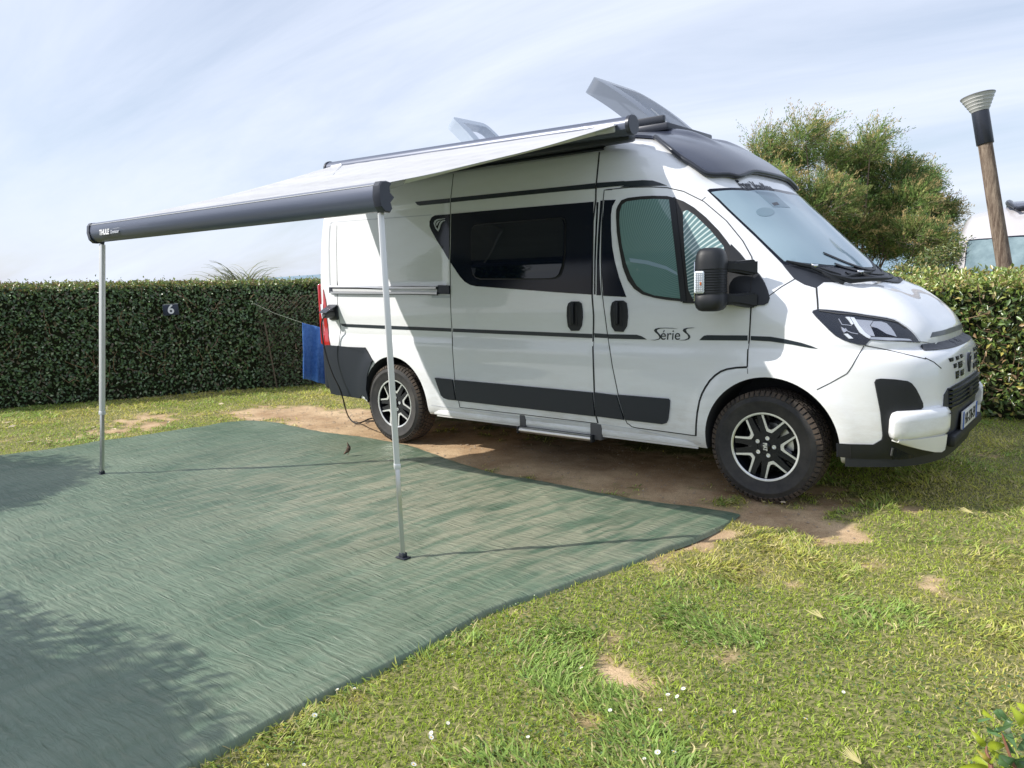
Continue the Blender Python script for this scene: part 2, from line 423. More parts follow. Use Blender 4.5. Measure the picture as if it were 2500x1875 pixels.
def ribbon(name, px, width, material, parent, off=.004, mirror=False, sub=6, three=None):
    """thin line (panel gap) following the body surface"""
    pts = []
    if three is None:
        for i in range(len(px)-1):
            for k in range(sub):
                t = k/sub; q = (px[i][0]*(1-t)+px[i+1][0]*t, px[i][1]*(1-t)+px[i+1][1]*t)
                h, n = hit_cam(*q)
                if h is not None: pts.append((h, n))
        h, n = hit_cam(*px[-1])
        if h is not None: pts.append((h, n))
    else: pts = three
    bm = bmesh.new(); prev = None
    for i, (p, n) in enumerate(pts):
        t = (pts[min(i+1, len(pts)-1)][0]-pts[max(i-1, 0)][0]).normalized(); s = t.cross(n).normalized()*width/2
        if n.dot(CC-p) < 0: n = -n
        cur = [bm.verts.new(p-s-n*.004), bm.verts.new(p-s+n*off), bm.verts.new(p+s+n*off), bm.verts.new(p+s-n*.004)]
        if prev:
            for a in range(3): bm.faces.new((prev[a], prev[a+1], cur[a+1], cur[a]))
        prev = cur
    o = obj(name, bm, material, parent, 30)
    if mirror:
        m2 = o.data.copy(); co = np.empty(len(m2.vertices)*3, np.float32); m2.vertices.foreach_get('co', co); co[1::3] *= -1; m2.vertices.foreach_set('co', co); m2.flip_normals(); m2.update()
        o2 = bpy.data.objects.new(name, m2); COL.objects.link(o2); o2.parent = parent
    return o


def hits(px):
    o = []
    for q in px:
        h, n = hit_cam(*q)
        if h is not None: o.append((h, n))
        else: print('MISS', q)
    return o
van = empty('camper_van')
tag(van, 'white high-roof camper van parked on the sandy pitch beside the awning', 'camper van')
body = van_body('body', M['paint'], van)

# ---- panels with their own outline
front_door = patch('front_door', P('G', (217, 305), (208, 400), (202, 560), (200, 700), (203, 850), (215, 950), (235, 1100), (262, 1280), (293, 1430), (328, 1560), (345, 1600))
      + P('J', (450, 1350), (490, 1383), (545, 1396), (900, 1443), (1228, 1487), (1232, 1350), (1245, 1220), (1270, 1085), (1300, 1000), (1340, 925), (1390, 850), (1450, 790), (1515, 745), (1590, 717), (1700, 700), (1823, 694), (1830, 500), (1845, 390), (1856, 200), (1868, 0))
      + P('A', (970, 1140), (975, 1050), (985, 962), (975, 900), (930, 820), (850, 722), (740, 628), (640, 578), (560, 560), (480, 556), (380, 558), (262, 570)),
      M['paint'], van, .002, 'y', .04)
ribbon('door_gap', P('G', (262, 302), (217, 305), (208, 400), (202, 560), (200, 700), (203, 850), (215, 950), (235, 1100), (262, 1280), (293, 1430), (328, 1560), (345, 1600))
      + P('J', (450, 1350), (490, 1383), (545, 1396), (900, 1443), (1228, 1487)), .006, M['gap'], front_door, .0035)
ribbon('door_gap', P('J', (1228, 1487), (1232, 1350), (1245, 1220), (1270, 1085), (1300, 1000), (1340, 925), (1390, 850), (1450, 790), (1515, 745), (1590, 717), (1700, 700), (1823, 694)), .012, M['gap'], front_door, .0035)
ribbon('door_gap', P('J', (1823, 694), (1830, 500), (1845, 390), (1856, 200), (1866, 0)) + P('A', (970, 1140), (975, 1050)), .008, M['gap'], front_door, .0035)
ribbon('door_gap', P('A', (975, 1050), (985, 962), (975, 900), (930, 820), (850, 722), (740, 628), (640, 578), (560, 560), (480, 556), (380, 558), (262, 570)), .006, M['gap'], front_door, .0035)
slide = patch('sliding_door', P('D', (980, 376)) + P('H', (449, 0), (442, 200), (436, 500), (440, 700), (444, 1050), (444, 1150)) + P('I', (452, 0), (462, 130), (464, 300), (478, 500), (490, 650), (515, 800), (545, 948), (2030, 1122))
      + P('G', (182, 1590), (172, 1560), (162, 1430), (157, 1280), (154, 1180), (158, 1050), (158, 1000), (150, 900), (152, 700), (155, 480), (170, 360), (171, 290), (190, 95)), M['paint'], van, .002, 'y', .045)
ribbon('door_gap', P('D', (980, 376)) + P('H', (449, 0), (442, 200), (436, 500), (440, 700), (444, 1050), (444, 1150)) + P('I', (452, 0), (462, 130), (464, 300), (478, 500), (490, 650), (515, 800), (545, 948)), .006, M['gap'], slide, .0035)
ribbon('door_gap', P('I', (545, 948), (1200, 1022), (2030, 1122)), .005, M['gap'], slide, .0035)
ribbon('door_gap', P('G', (182, 1597), (172, 1560), (162, 1430), (157, 1280), (154, 1180), (158, 1050), (158, 1000), (150, 900), (152, 700), (155, 480), (170, 360), (171, 290), (190, 95)), .011, M['gap'], slide, .0035)
# upper door runner (dark rail above the sliding door)
def hitp(c, *q):
    o = []
    o = hits(P(c, *q))
    return o
hs = hitp('M', (1455, 622), (1100, 672), (760, 720), (560, 745), (440, 766), (120, 820))
ribbon('door_runner', None, .028, M['graphite'], slide, .018, three=hs)
# rear corner panel seam + quarter panel line
ribbon('panel_gap', P('N', (208, 0), (206, 180), (210, 500), (212, 620), (222, 740), (240, 830), (232, 900), (224, 975)), .004, M['gap'], body, .002)
ribbon('panel_gap', P('N', (222, 975), (218, 1290)), .004, M['gap'], body, .012)
ribbon('panel_gap', P('N', (153, 0), (147, 60), (143, 200), (148, 400), (157, 545)), .010, M['groove'] if 'groove' in M else M['silver'], body, .001)
ribbon('panel_gap', P('C', (130, 385), (140, 374), (300, 362), (480, 350), (700, 333)), .007, M['silver'], body, .001)
# fender / bonnet / bumper seams
ribbon('panel_gap', P('A', (1062, 1090), (1120, 1047), (1188, 1007)), .005, M['gap'], body, .002)
ribbon('panel_gap', P('F', (505, 355), (545, 320)), .004, M['gap'], body, .001)
ribbon('panel_gap', P('J', (1826, 712), (1828, 770)), .003, M['gap'], body, .002)

# ---- bonnet
bonnet_l = P('F', (1230, 950), (1400, 1022)) + P('K', (262, 100), (270, 262), (700, 300), (1150, 368), (1500, 420), (1640, 455), (1750, 520), (1860, 590), (1980, 700), (2080, 830))
b3 = [h_[0] for h_ in hits(P('F', (1400, 1024)) + P('K', (262, 100), (270, 262), (700, 300), (1150, 368), (1500, 420), (1640, 455), (1750, 520), (1860, 590), (1980, 700), (2080, 830)))]
ymin = b3[-1].y
b3 += [Vector((.868, -.45, 1.012)), Vector((.872, -.2, 1.010)), Vector((.873, 0, 1.009))]
cowl_edge = [Vector((.24, -.74, 1.36)), Vector((.34, -.62, 1.36)), Vector((.43, -.45, 1.36)), Vector((.50, -.22, 1.37)), Vector((.525, 0, 1.37))]
bonnet = patch('bonnet', None, M['paint'], van, .005, 'b', .035, three=[Vector(cowl_edge[-1]), *reversed(cowl_edge[:-1])] + b3, sym=True)
ribbon('panel_gap', P('F', (1400, 1022)) + P('K', (250, -10), (262, 100), (270, 262)), .009, M['gap'], bonnet, .006)
hp = [h_[0] for h_ in hits(P('E', (352, 402), (370, 420)))]
def front_pts(ys, z, dz=0):
    o = []
    for y in ys:
        loc, n, i, d = bvh.ray_cast(Vector((3, y, z)), Vector((-1, 0, 0)), 10); o.append(loc)
    return o
ys = np.linspace(-.52, .52, 25)
st_lo = [Vector((p.x, p.y, p.z)) for p in front_pts(ys, 1.035)]; st_hi = front_pts(ys[1:-1], 1.062)
patch('bonnet_stripe', None, M['decal'], bonnet, .0075, 'x', .04, three=st_lo + st_hi[::-1])
# ---- windscreen and cowl
wl = [h_[0] for h_ in hits(P('F', (1140, 836), (1030, 725), (930, 625), (820, 520), (720, 425), (640, 345), (560, 268), (575, 258), (620, 255), (700, 251), (790, 251), (880, 256)))]
top = wl[6:]
def below(z, ys): return front_pts(ys, z)
wl_in = [h_[0] for h_ in hits(P('F', (1150, 815), (1030, 700), (930, 602), (820, 500), (720, 405), (650, 335), (590, 285), (640, 277), (700, 273), (790, 272), (870, 277)))]
btm = [Vector((.30-.25*(abs(y)/.86)**2.4, y, 1.452+.05*(abs(y)/.86)**2)) for y in np.linspace(-.82, 0, 8)]
btm = [front_pts([v.y], v.z)[0] for v in btm]
wtopc = front_pts([0], 2.035)[0]; wtopc2 = front_pts([0], 2.005)[0]
scr_frame = patch('windscreen_frame', None, M['panel'], van, .003, 'xz', .04, three=[btm[-1]] + btm[-2::-1] + wl + [wtopc], sym=True)
btm2 = [front_pts([v.y*.97], v.z+.012)[0] for v in btm]
M['screen'] = mat('windscreen_with_pale_blind', (.34, .45, .52), .06, 0, 0, .8)
noise_col(M['screen'], (.24, .34, .41), (.38, .50, .57), 1.3, 2, .35, .7)
screen = patch('windscreen', None, M['screen'], van, .006, 'xz', .04, three=[btm2[-1]] + btm2[-2::-1] + wl_in + [wtopc2], sym=True)
def on_front(y, z):
    loc, n, i, d = bvh.ray_cast(Vector((3, y, z)), Vector((-1, 0, 0)), 10); return loc, n
patch('sensor_panel', P('F', (925, 280), (1070, 296), (1192, 408), (1062, 402)), mat('dotted_sensor_film', (.17, .25, .31), .1), screen, .0075, 'xz', .04)
patch('rain_sensor', P('F', (1052, 372), (1090, 365), (1108, 385), (1070, 392)), M['graphite'], screen, .009, 'xz', .04)
patch('rear_view_mirror', P('F', *[(1000+70*cos(t), 440+34*sin(t)) for t in np.linspace(0, 2*pi, 18)[:-1]]), mat('mirror_seen_through_glass', (.20, .29, .35), .1), screen, .0075, 'xz', .04)
cowl3 = [Vector(p) for p in (*cowl_edge,)]
cowl_b = [front_pts([v.y], v.z-.004)[0] for v in btm]
cw = [h_[0] for h_ in hits(P('F', (1140, 838), (1185, 895), (1232, 950), (1310, 995), (1400, 1022)))]
M['cowl'] = mat('cowl_plastic', (.03, .034, .045), .5)
cowl = patch('cowl_grille', None, M['cowl'], van, .004, 'b', .035, three=[cowl_b[-1]] + cowl_b[-2::-1] + cw + cowl_edge[1:], sym=True)
# raised louvres on the cowl
for k in range(4):
    pts = []
    for y in np.linspace(-.48, .48, 17):
        xx = .505-.055*k - (.20+.03*k)*(abs(y)/.62)**2
        loc, n, i, d = bvh.ray_cast(Vector((xx, y, 3)), Vector((0, 0, -1)), 5); pts.append((loc, n))
    ribbon('louvre', None, .022, M['black'], cowl, .012, three=pts)
# wipers
def wiper(p, elbow, bl0, bl1):
    bm = bmesh.new(); up = Vector((.5, 0, .85))*.03
    tube(bm, [Vector(p)+up*.6, Vector(elbow)+up*1.3, (Vector(bl0)+Vector(bl1))/2+up*1.5], [.013, .010, .007], 6, True, .6)
    o = obj('wiper', bm, M['black'], van)
    bm = bmesh.new(); a, b = Vector(bl0)+up, Vector(bl1)+up
    tube(bm, [a, a.lerp(b, .25), a.lerp(b, .5)+up*.15, a.lerp(b, .75), b], [.006, .013, .015, .013, .006], 6)
    obj('blade', bm, M['black'], o)
    bm = bmesh.new(); box(bm, (a+b)/2+up*.5, (.03, .05, .02), None, .004); obj('clip', bm, M['chrome'], o)
def cowlp(px, py):
    h, n = hit_cam(*P('F', (px, py))[0]); return h
wiper(cowlp(1600, 1000), cowlp(1450, 965), cowlp(1150, 845), cowlp(1570, 950))
wiper(cowlp(1930, 965), cowlp(1800, 990), cowlp(1610, 965), cowlp(1810, 925))
bm = bmesh.new(); pts = [cowlp(1340, 900)+Vector((.02, 0, .03)), cowlp(1480, 960)+Vector((.02, 0, .03)), cowlp(1640, 1000)+Vector((.02, 0, .03)), cowlp(1780, 990)+Vector((.02, 0, .03)), cowlp(1920, 985)+Vector((.02, 0, .03))]
tube(bm, pts, [.01, .014, .02, .016, .01], 6); obj('wiper_linkage', bm, M['black'], van)

# ---- roof cap over the cab
capL = [h_[0] for h_ in hits(P('A', (400, 300), (440, 293), (500, 325), (560, 372), (620, 420), (680, 458), (735, 495), (775, 506), (850, 506), (900, 515)))]
capf = [on_front(y, z)[0] for y, z in ((-.36, 2.135), (-.2, 2.142), (0, 2.142))]
capr = [Vector((-1.5, 0, 2.53)), Vector((-1.5, -.45, 2.50)), Vector((-1.38, -.62, 2.48)), Vector((-1.2, -.75, 2.46))]
def cdent(p):
    e = .008
    y = abs(p.y)
    e += .030*math.exp(-((y-(.30+.0*p.x))/.055)**2)*np.clip((-.62-p.x)/.25, 0, 1)
    e -= .012*math.exp(-((y-.40)/.035)**2)*np.clip((-.62-p.x)/.25, 0, 1)
    return e
cap3 = capr + capL + capf
rcap = patch('roof_cap', None, M['cap'], van, .020, 'xz', .03, three=cap3, sym=True, dent=cdent, sm=60)
edge = hits(P('A', (400, 300), (440, 293), (500, 325), (560, 372), (620, 420), (680, 458), (735, 495), (775, 506), (850, 506), (900, 515)))
lip = []
for (p, n) in edge + [(q, on_front(q.y, q.z)[1]) for q in capf]: lip.append(p+n*.022)
lip2 = lip + [Vector((p.x, -p.y, p.z)) for p in reversed(lip[:-1])]
bm = bmesh.new(); tube(bm, spline(lip2, 3), .017, 8); obj('edge_lip', bm, M['graphite'], rcap, 60)
# ---- writing above the windscreen
def text_mesh(txt, size, extr=.001, shear=0, bold=0):
    cu = bpy.data.curves.new('t', 'FONT'); cu.body = txt; cu.size = size; cu.extrude = extr; cu.align_x = 'CENTER'; cu.align_y = 'CENTER'; cu.shear = shear; cu.offset = bold
    to = bpy.data.objects.new('t', cu); COL.objects.link(to)
    dg = bpy.context.evaluated_depsgraph_get(); me = bpy.data.meshes.new_from_object(to.evaluated_get(dg)); bpy.data.objects.remove(to); bpy.data.curves.remove(cu); return me
def put_text(name, txt, size, c, xdir, ydir, material, parent, extr=.001, shear=0, bold=0, sx=1, wrap=None):
    me = text_mesh(txt, size, extr, shear, bold); X = Vector(xdir).normalized(); Yv = Vector(ydir); Yv = (Yv-X*Yv.dot(X)).normalized(); Z = X.cross(Yv)
    for v in me.vertices:
        p = Vector(c)+X*v.co.x*sx+Yv*v.co.y+Z*v.co.z
        if wrap: p = wrap(p, v.co.z)
        v.co = p
    me.name = name; return link(name, me, material, parent)
def wrapx(off):
    def f(p, e):
        loc, n, i, d = bvh.ray_cast(Vector((3, p.y, p.z)), Vector((-1, 0, 0)), 10)
        return loc + n*(off+e) if loc is not None else p
    return f
def wrapy(off):
    def f(p, e):
        loc, n, i, d = bvh.ray_cast(Vector((p.x, -3, p.z)), Vector((0, 1, 0)), 10)
        return loc + n*(off+e) if loc is not None else p
    return f
la, lb = hits(P('A', (905, 548), (1078, 566)))
la, lb = la[0], lb[0]
print('lettering', la, lb)
put_text('roof_lettering', 'Font Vendôme', .088, ((la+lb)/2), (0, 1, (lb.z-la.z)/(lb.y-la.y)), (0, 0, 1), M['panel'], body, .0005, 0, .0028, abs(lb.y-la.y)/.56, wrapx(.004))

# ---- headlights
HLpx = P('K', (175, 320), (190, 285), (270, 264), (500, 285), (700, 302), (1150, 368), (1500, 422), (1640, 455), (1750, 520), (1860, 592), (1980, 702), (2050, 790), (2105, 858), (1900, 850), (1500, 832), (1225, 812), (1180, 840), (1125, 908), (1000, 895), (850, 858), (720, 810), (600, 745), (480, 640), (360, 520), (250, 410))
M['lampdark'] = mat('headlamp_interior', (.010, .014, .026), .15, .0, .5)
M['lens'] = mat('headlamp_lens', (.03, .035, .045), .02, 0, 0, .9, alpha=.14)
M['reflector'] = mat('reflector', (.72, .74, .80), .22, .8)
M['led'] = mat('light_guide', (.80, .86, .95), .15, 0, .6)
hl = patch('headlight', HLpx, M['lampdark'], van, .004, 'xy', .02, mirror=True)
for h_ in (hl[0],):
    patch('reflector', P('K', (940, 450), (1255, 478), (1200, 560), (1290, 752), (1150, 735), (1060, 640)), M['reflector'], h_, .006, 'xy', .02)
    patch('reflector', P('K', (1265, 486), (1400, 490), (1500, 520), (1580, 600), (1680, 760), (1520, 715), (1270, 640), (1215, 560)), M['reflector'], h_, .006, 'xy', .02)
    patch('lamp_slot', P('K', (1215, 580), (1330, 610), (1500, 715), (1640, 755), (1300, 750)), M['panel'], h_, .0075, 'xy', .02)
    patch('light_guide', P('K', (860, 418), (915, 425), (1010, 570), (1110, 690), (1190, 745), (1215, 765), (1190, 795), (1130, 770), (1020, 690), (940, 560)), M['led'], h_, .010, 'xy', .02)
    patch('light_guide', P('K', (765, 415), (830, 412), (905, 540), (880, 552), (830, 480)), M['led'], h_, .010, 'xy', .02)
    patch('indicator_lens', P('K', (735, 710), (800, 705), (905, 790), (830, 792)), M['led'], h_, .010, 'xy', .02)
    patch('indicator_lens', P('K', (690, 590), (760, 630), (795, 655), (735, 690), (705, 640)), M['reflector'], h_, .009, 'xy', .02)
    ribbon('light_guide', P('K', (640, 440), (700, 545), (800, 555), (880, 570)), .004, M['reflector'], h_, .008)
    ribbon('light_guide', P('K', (760, 610), (800, 660), (870, 690), (985, 712)), .004, M['reflector'], h_, .008)
    ribbon('brow', P('K', (290, 292), (620, 345), (900, 365), (1200, 410), (1500, 462), (1700, 505), (1850, 610)), .007, M['grey'], h_, .009)
    patch('chrome_strip', P('K', (1215, 765), (1500, 775), (1900, 800), (1950, 828), (1500, 825), (1200, 805)), M['chrome'], h_, .008, 'xy', .02)
    patch('lens', HLpx, M['lens'], h_, .014, 'xy', .02)

# ---- front bumper
bum = [h_[0] for h_ in hits(P('L', (0, 0)))][:0]
bseam = P('L', (218, 350), (380, 270), (575, 160), (600, 130), (680, 0))
ribbon('bumper_gap', P('L', (218, 350), (380, 270), (575, 160), (600, 130), (640, 70)) + P('K', (945, 1180), (1100, 918)), .005, M['gap'], body, .002)
ribbon('bumper_gap', P('K', (1125, 912), (1500, 985), (2212, 1155)) + P('E', (400, 640), (480, 680), (545, 735)), .005, M['gap'], body, .002)
# black strip between bonnet and bumper
ys = np.linspace(-.66, .66, 31)
lo = [on_front(y, .958+.010*(abs(y)/.66)**2)[0] for y in ys]; hi = [on_front(y, 1.000+.004*(abs(y)/.66)**4)[0] for y in ys[1:-1]]
strip = patch('front_black_strip', None, M['cowl'], van, .006, 'xz', .04, three=lo+hi[::-1])
put_text('strip_lettering', 'DUCATO', .036, (.9, -.08, .977), (0, 1, 0), (0, 0, 1), M['graphite'], strip, .0003, 0, 0, 1.6, wrapx(.0085))
blk1 = patch('bumper_insert', P('L', (915, 262), (935, 225), (990, 216), (1150, 225), (1300, 246), (1350, 275), (1400, 340), (1440, 420), (1480, 510), (1484, 560), (1450, 595), (1380, 610), (1250, 626), (1130, 648), (1108, 672), (1112, 760), (1125, 880), (1150, 920), (1300, 985), (1450, 1040), (1590, 1088),
      (1640, 1100), (1560, 1135), (1380, 1160), (1200, 1195), (900, 1235), (620, 1250), (485, 1250), (470, 1150), (466, 990), (620, 1000), (900, 1005), (1000, 945), (1010, 900), (1002, 800), (985, 620), (950, 440)),
      M['black'], van, .008, 'xy', .03, mirror=True)
ribbon('seam', P('L', (612, 1003), (628, 1240)), .004, M['gap'], blk1[0], .010)
patch('fog_light_recess', P('L', (1115, 1030), (1240, 1085), (1385, 1148), (1290, 1185), (1110, 1212), (1100, 1120)), M['panel'], blk1[0], .011, 'xy', .03)
ribbon('fog_light_edge', P('L', (1118, 1040), (1108, 1080), (1100, 1130)), .008, M['grey'], blk1[0], .016)
# lower white bumper horns, standing proud of the bumper
def horn(sgn):
    outer = [(.735, .968, .45), (.738, .966, .72), (.748, .960, .90), (.775, .940, 1), (.82, .895, 1), (.865, .832, 1), (.905, .760, 1), (.938, .695, 1), (.957, .645, 1), (.966, .605, .97), (.967, .590, .86), (.966, .580, .6)]
    secs = []
    for i_, (x, y, s_) in enumerate(outer):
        a, b_ = outer[max(i_-1, 0)], outer[min(i_+1, len(outer)-1)]
        t = Vector((b_[0]-a[0], b_[1]-a[1], 0)).normalized(); out_ = Vector((-t.y, t.x, 0))
        if out_.dot(Vector((1, .6, 0))) < 0: out_ = -out_
        k = np.clip((x-.73)/.24, 0, 1); ring = []
        for q in range(20):
            th = 2*pi*q/20; c, s2 = cos(th), sin(th); r = (abs(c)**5+abs(s2)**5)**(-1/5)
            dpt = -.065+.065*c*r*(.75+.25*s_); zz = .547+.006*k+(.083+.004*k)*s2*r*s_
            if s2 > .2 and c < .3: zz += .014*min(1, (.3-c))      # top runs up into the bumper
            p = Vector((x, y, 0))+out_*dpt; ring.append(Vector((p.x, sgn*p.y, zz)))
        secs.append(ring)
    bm = bmesh.new(); loft(bm, secs); h = obj('bumper_corner', bm, M['paint'], van, 55)
    bm = bmesh.new(); secs = []
    for (x, y), d_ in zip([(.765, .94), (.80, .900), (.87, .805), (.92, .712), (.945, .655), (.955, .615)], (.006, .028, .062, .088, .096, .088)):
        secs.append([Vector((x, sgn*y, .470)), Vector((x-.004, sgn*(y-.004), .462-d_*.5)), Vector((x-.010, sgn*(y-.010), .462-d_)), Vector((x-.06, sgn*(y-.05), .462-d_)), Vector((x-.07, sgn*(y-.06), .470))])
    loft(bm, secs); obj('lower_lip', bm, M['white'], h, 50)
    for z in (.60, .50):
        bm = bmesh.new(); box(bm, Vector((.967, sgn*.607, z)), (.006, .05, .003)); obj('seam_mark', bm, M['gap'], h, None)
horn(-1); horn(1)
# lower black centre with grille and number plate
ys = np.linspace(-.575, .575, 31)
loz = [on_front(y, .33)[0] for y in ys]; hiz = [on_front(y, .745-.02*(abs(y)/.55)**6 if abs(y) < .54 else .70)[0] for y in ys]
centre = patch('bumper_centre', None, M['cowl'], van, .006, 'x', .04, three=loz + hiz[::-1])
gr_ = patch('radiator_grille', None, M['panel'], van, .009, 'x', .04, three=[on_front(y, .598)[0] for y in np.linspace(-.50, .50, 15)] + [on_front(y, .735)[0] for y in np.linspace(.53, -.53, 15)])
for k in range(5):
    z = .612+k*.027; pts = [on_front(y, z) for y in np.linspace(-.50, .50, 21)]
    ribbon('grille_bar', None, .009, M['graphite'], gr_, .022, three=pts)
bm = bmesh.new(); box(bm, (.972, .0, .655), (.02, .10, .06), None, .01); obj('radar_badge', bm, M['black'], gr_)
pl_ = empty('number_plate', (.975, 0, .492)); pl_.parent = van
bm = bmesh.new(); box(bm, (.973, 0, .497), (.012, .524, .113), None, .003); plate = obj('plate', bm, mat('plate_white', (.72, .73, .72), .35), van); plate.name = 'number_plate'
bpy.data.objects.remove(pl_)
bm = bmesh.new(); box(bm, (.9795, -.24, .497), (.002, .042, .108)); obj('blue_band', bm, mat('plate_blue', (.01, .08, .42), .4), plate)
bm = bmesh.new(); box(bm, (.9795, .24, .497), (.002, .042, .108)); obj('blue_band', bm, mat('plate_blue2', (.01, .08, .42), .4), plate)
put_text('plate_characters', 'HK-276-EV', .098, (.9805, 0, .494), (0, 1, 0), (0, 0, 1), M['black'], plate, .0006, 0, .0012, .86)
bm = bmesh.new(); box(bm, (.955, 0, .405), (.05, 1.0, .07), None, .015); obj('front_skirt', bm, M['black'], van)
def radial(c, a, z):
    loc, n, i, d = bvh.ray_cast(Vector((c+3*cos(a), 3*sin(a), z)), Vector((-cos(a), -sin(a), 0)), 6); return loc, n
pts = [radial(.2, a, .335) for a in np.linspace(-1.29, 1.29, 60)]
ribbon('skirt_lip', None, .062, M['black'], van, .012, three=[(p-Vector((0, 0, .012)), Vector((n.x, n.y, 0)).normalized()) for p, n in pts if p is not None])
pts = [radial(-4.2, a, .395) for a in np.linspace(pi-1.28, pi+1.28, 60)]
ribbon('skirt_lip', None, .060, M['trim'], van, .016, three=[(p-Vector((0, 0, .012)), Vector((n.x, n.y, 0)).normalized()) for p, n in pts if p is not None])
# upper slots and emblem
def quadslot(ya, yb, z0, z1, sk=.012):
    poly = [(ya, z1), (yb, z1), (yb-sk*np.sign(-1)*0, z0), (ya+sk, z0)]
    o = patch('grille_slot', None, M['panel'], van, .004, 'x', .05, three=[on_front(y, z)[0] for y, z in ((ya, z1), (yb, z1), (yb-.008*(1 if ya < 0 else -1), z0), (ya+.012*(1 if ya < 0 else -1), z0))])
    for k in (1, 2):
        z = z0+(z1-z0)*k/3; ribbon('slot_louvre', None, .004, M['graphite'], o, .009, three=[on_front(ya+(yb-ya)*t, z) for t in (.12, .5, .85)])
for sg in (-1, 1):
    for ya, yb, z0, z1 in ((.50, .425, .889, .911), (.375, .31, .887, .911), (.265, .205, .889, .914), (.435, .375, .845, .872), (.335, .225, .834, .874), (.395, .315, .775, .822), (.275, .175, .778, .816)):
        quadslot(sg*ya, sg*yb, z0, z1)
# emblem: open V drop
def drop(cx_, cz, s, flip=1):
    o = [(-.10, .42), (-.32, .30), (-.42, .10), (-.38, -.15), (-.22, -.42), (-.05, -.62), (.05, -.60), (.10, -.35), (.17, -.05), (.30, .14), (.48, .24), (.30, .22), (.12, .14), (.02, -.02), (-.05, -.32), (-.16, -.18), (-.24, .02), (-.20, .20), (-.05, .30), (.20, .36), (.50, .38), (.2, .45)]
    return [(cx_+a*s*flip, cz+b*s) for a, b in o]
patch('emblem', None, M['graphite'], van, .012, 'x', .05, three=[on_front(y, z)[0] for y, z in drop(.0, .850, .115)])

# ---- side decals, cladding, glass
body_decals = body
patch('upper_stripe', P('H', (60, 58), (250, 37), (437, 19), (437, 66), (250, 84), (112, 97), (84, 88)), M['decal'], body, .003, 'y', .06)
patch('upper_stripe', P('H', (449, 17)) + P('G', (0, 285), (168, 267), (168, 297), (0, 311)) + P('H', (449, 64)), M['decal'], slide, .005, 'y', .06)
patch('upper_stripe', P('G', (177, 265), (330, 255)) + P('A', (350, 529), (440, 523), (490, 525), (525, 536), (560, 550), (440, 553), (330, 558)) + P('G', (330, 280), (177, 294)), M['decal'], body, .004, 'y', .06)
patch('belt_stripe', P('C', (187, 945), (500, 958), (810, 971), (810, 990), (500, 977), (215, 963), (198, 956)), M['decal'], body, .003, 'y', .06)
patch('belt_stripe', P('C', (822, 972), (1200, 987), (1604, 1003), (1604, 1026), (1200, 1008), (822, 991)), M['decal'], slide, .005, 'y', .06)
patch('belt_stripe', P('J', (52, 300), (203, 311), (205, 357), (57, 350)), M['decal'], body, .003, 'y', .06)
patch('belt_stripe', P('J', (213, 312), (545, 318), (600, 335), (635, 355), (662, 374), (440, 368), (219, 362)), M['decal'], front_door, .005, 'y', .06)
patch('belt_stripe', P('J', (1270, 381), (1300, 350), (1325, 330), (1360, 323), (1828, 326), (1828, 386)), M['decal'], front_door, .005, 'y', .06)
patch('belt_stripe', P('B', (507, 498), (640, 503), (740, 520), (850, 545), (920, 568), (958, 585), (900, 578), (780, 555), (640, 535), (507, 527)), M['decal'], body, .003, 'y', .05)
clad = [('rub_strip', P('I', (283, 627), (472, 647), (505, 868), (430, 862), (380, 845), (350, 815), (335, 775)), body), ('rub_strip', P('I', (492, 650), (1240, 717), (1983, 786), (2010, 1042), (1260, 955), (519, 872)), slide),
        ('rub_strip', P('J', (57, 984), (315, 1016), (404, 1298), (80, 1256)), body), ('rub_strip', P('J', (332, 1009), (915, 1056), (934, 1078), (925, 1200), (912, 1295), (893, 1335), (850, 1348), (700, 1330), (422, 1298)), front_door)]
for n_, px_, pa in clad: patch(n_, px_, M['trim'], pa, .016, 'y', .05)
patch('window_film', P('H', (436, 190), (350, 196), (275, 203), (240, 225), (218, 270), (218, 320), (240, 370), (300, 480), (428, 686)), M['panel'], body, .004, 'y', .05)
filmd = patch('window_film', P('H', (453, 187), (1200, 122), (1990, 56), (1975, 560), (1966, 1058), (1600, 1034), (1100, 996), (720, 968), (660, 955), (600, 920), (545, 860), (447, 712)), M['panel'], slide, .006, 'y', .05)
patch('window_film', P('G', (175, 372), (185, 372), (170, 700), (168, 884), (160, 884), (162, 700)), M['panel'], body, .003, 'y', .05)
patch('window_film', P('G', (196, 363), (207, 363), (194, 560), (190, 700), (193, 800), (199, 888), (174, 888), (182, 560)), M['panel'], body, .003, 'y', .05)
patch('window_film', P('G', (218, 361), (282, 359), (262, 395), (255, 440), (255, 520), (262, 620), (276, 700), (300, 790), (322, 850), (340, 898), (212, 891), (205, 780), (203, 640), (208, 480)), M['panel'], front_door, .005, 'y', .05)
wpx = P('H', (672, 600), (672, 400), (682, 340), (705, 312), (745, 300), (1200, 262), (1640, 228), (1680, 240), (1696, 290), (1692, 600), (1672, 760), (1640, 850), (1600, 882), (1540, 893), (1200, 898), (770, 897), (720, 880), (690, 840), (675, 760))
wfr = patch('side_window_frame', wpx, M['rubber'], slide, .010, 'y', .05)
wp2 = P('H', (684, 600), (684, 405), (692, 350), (715, 325), (750, 314), (1200, 276), (1635, 243), (1668, 254), (1682, 295), (1678, 600), (1658, 750), (1628, 835), (1594, 868), (1540, 880), (1200, 884), (775, 884), (728, 866), (700, 830), (686, 755))
wdw = patch('side_window', wp2, M['darkglass'], slide, .022, 'y', .05)
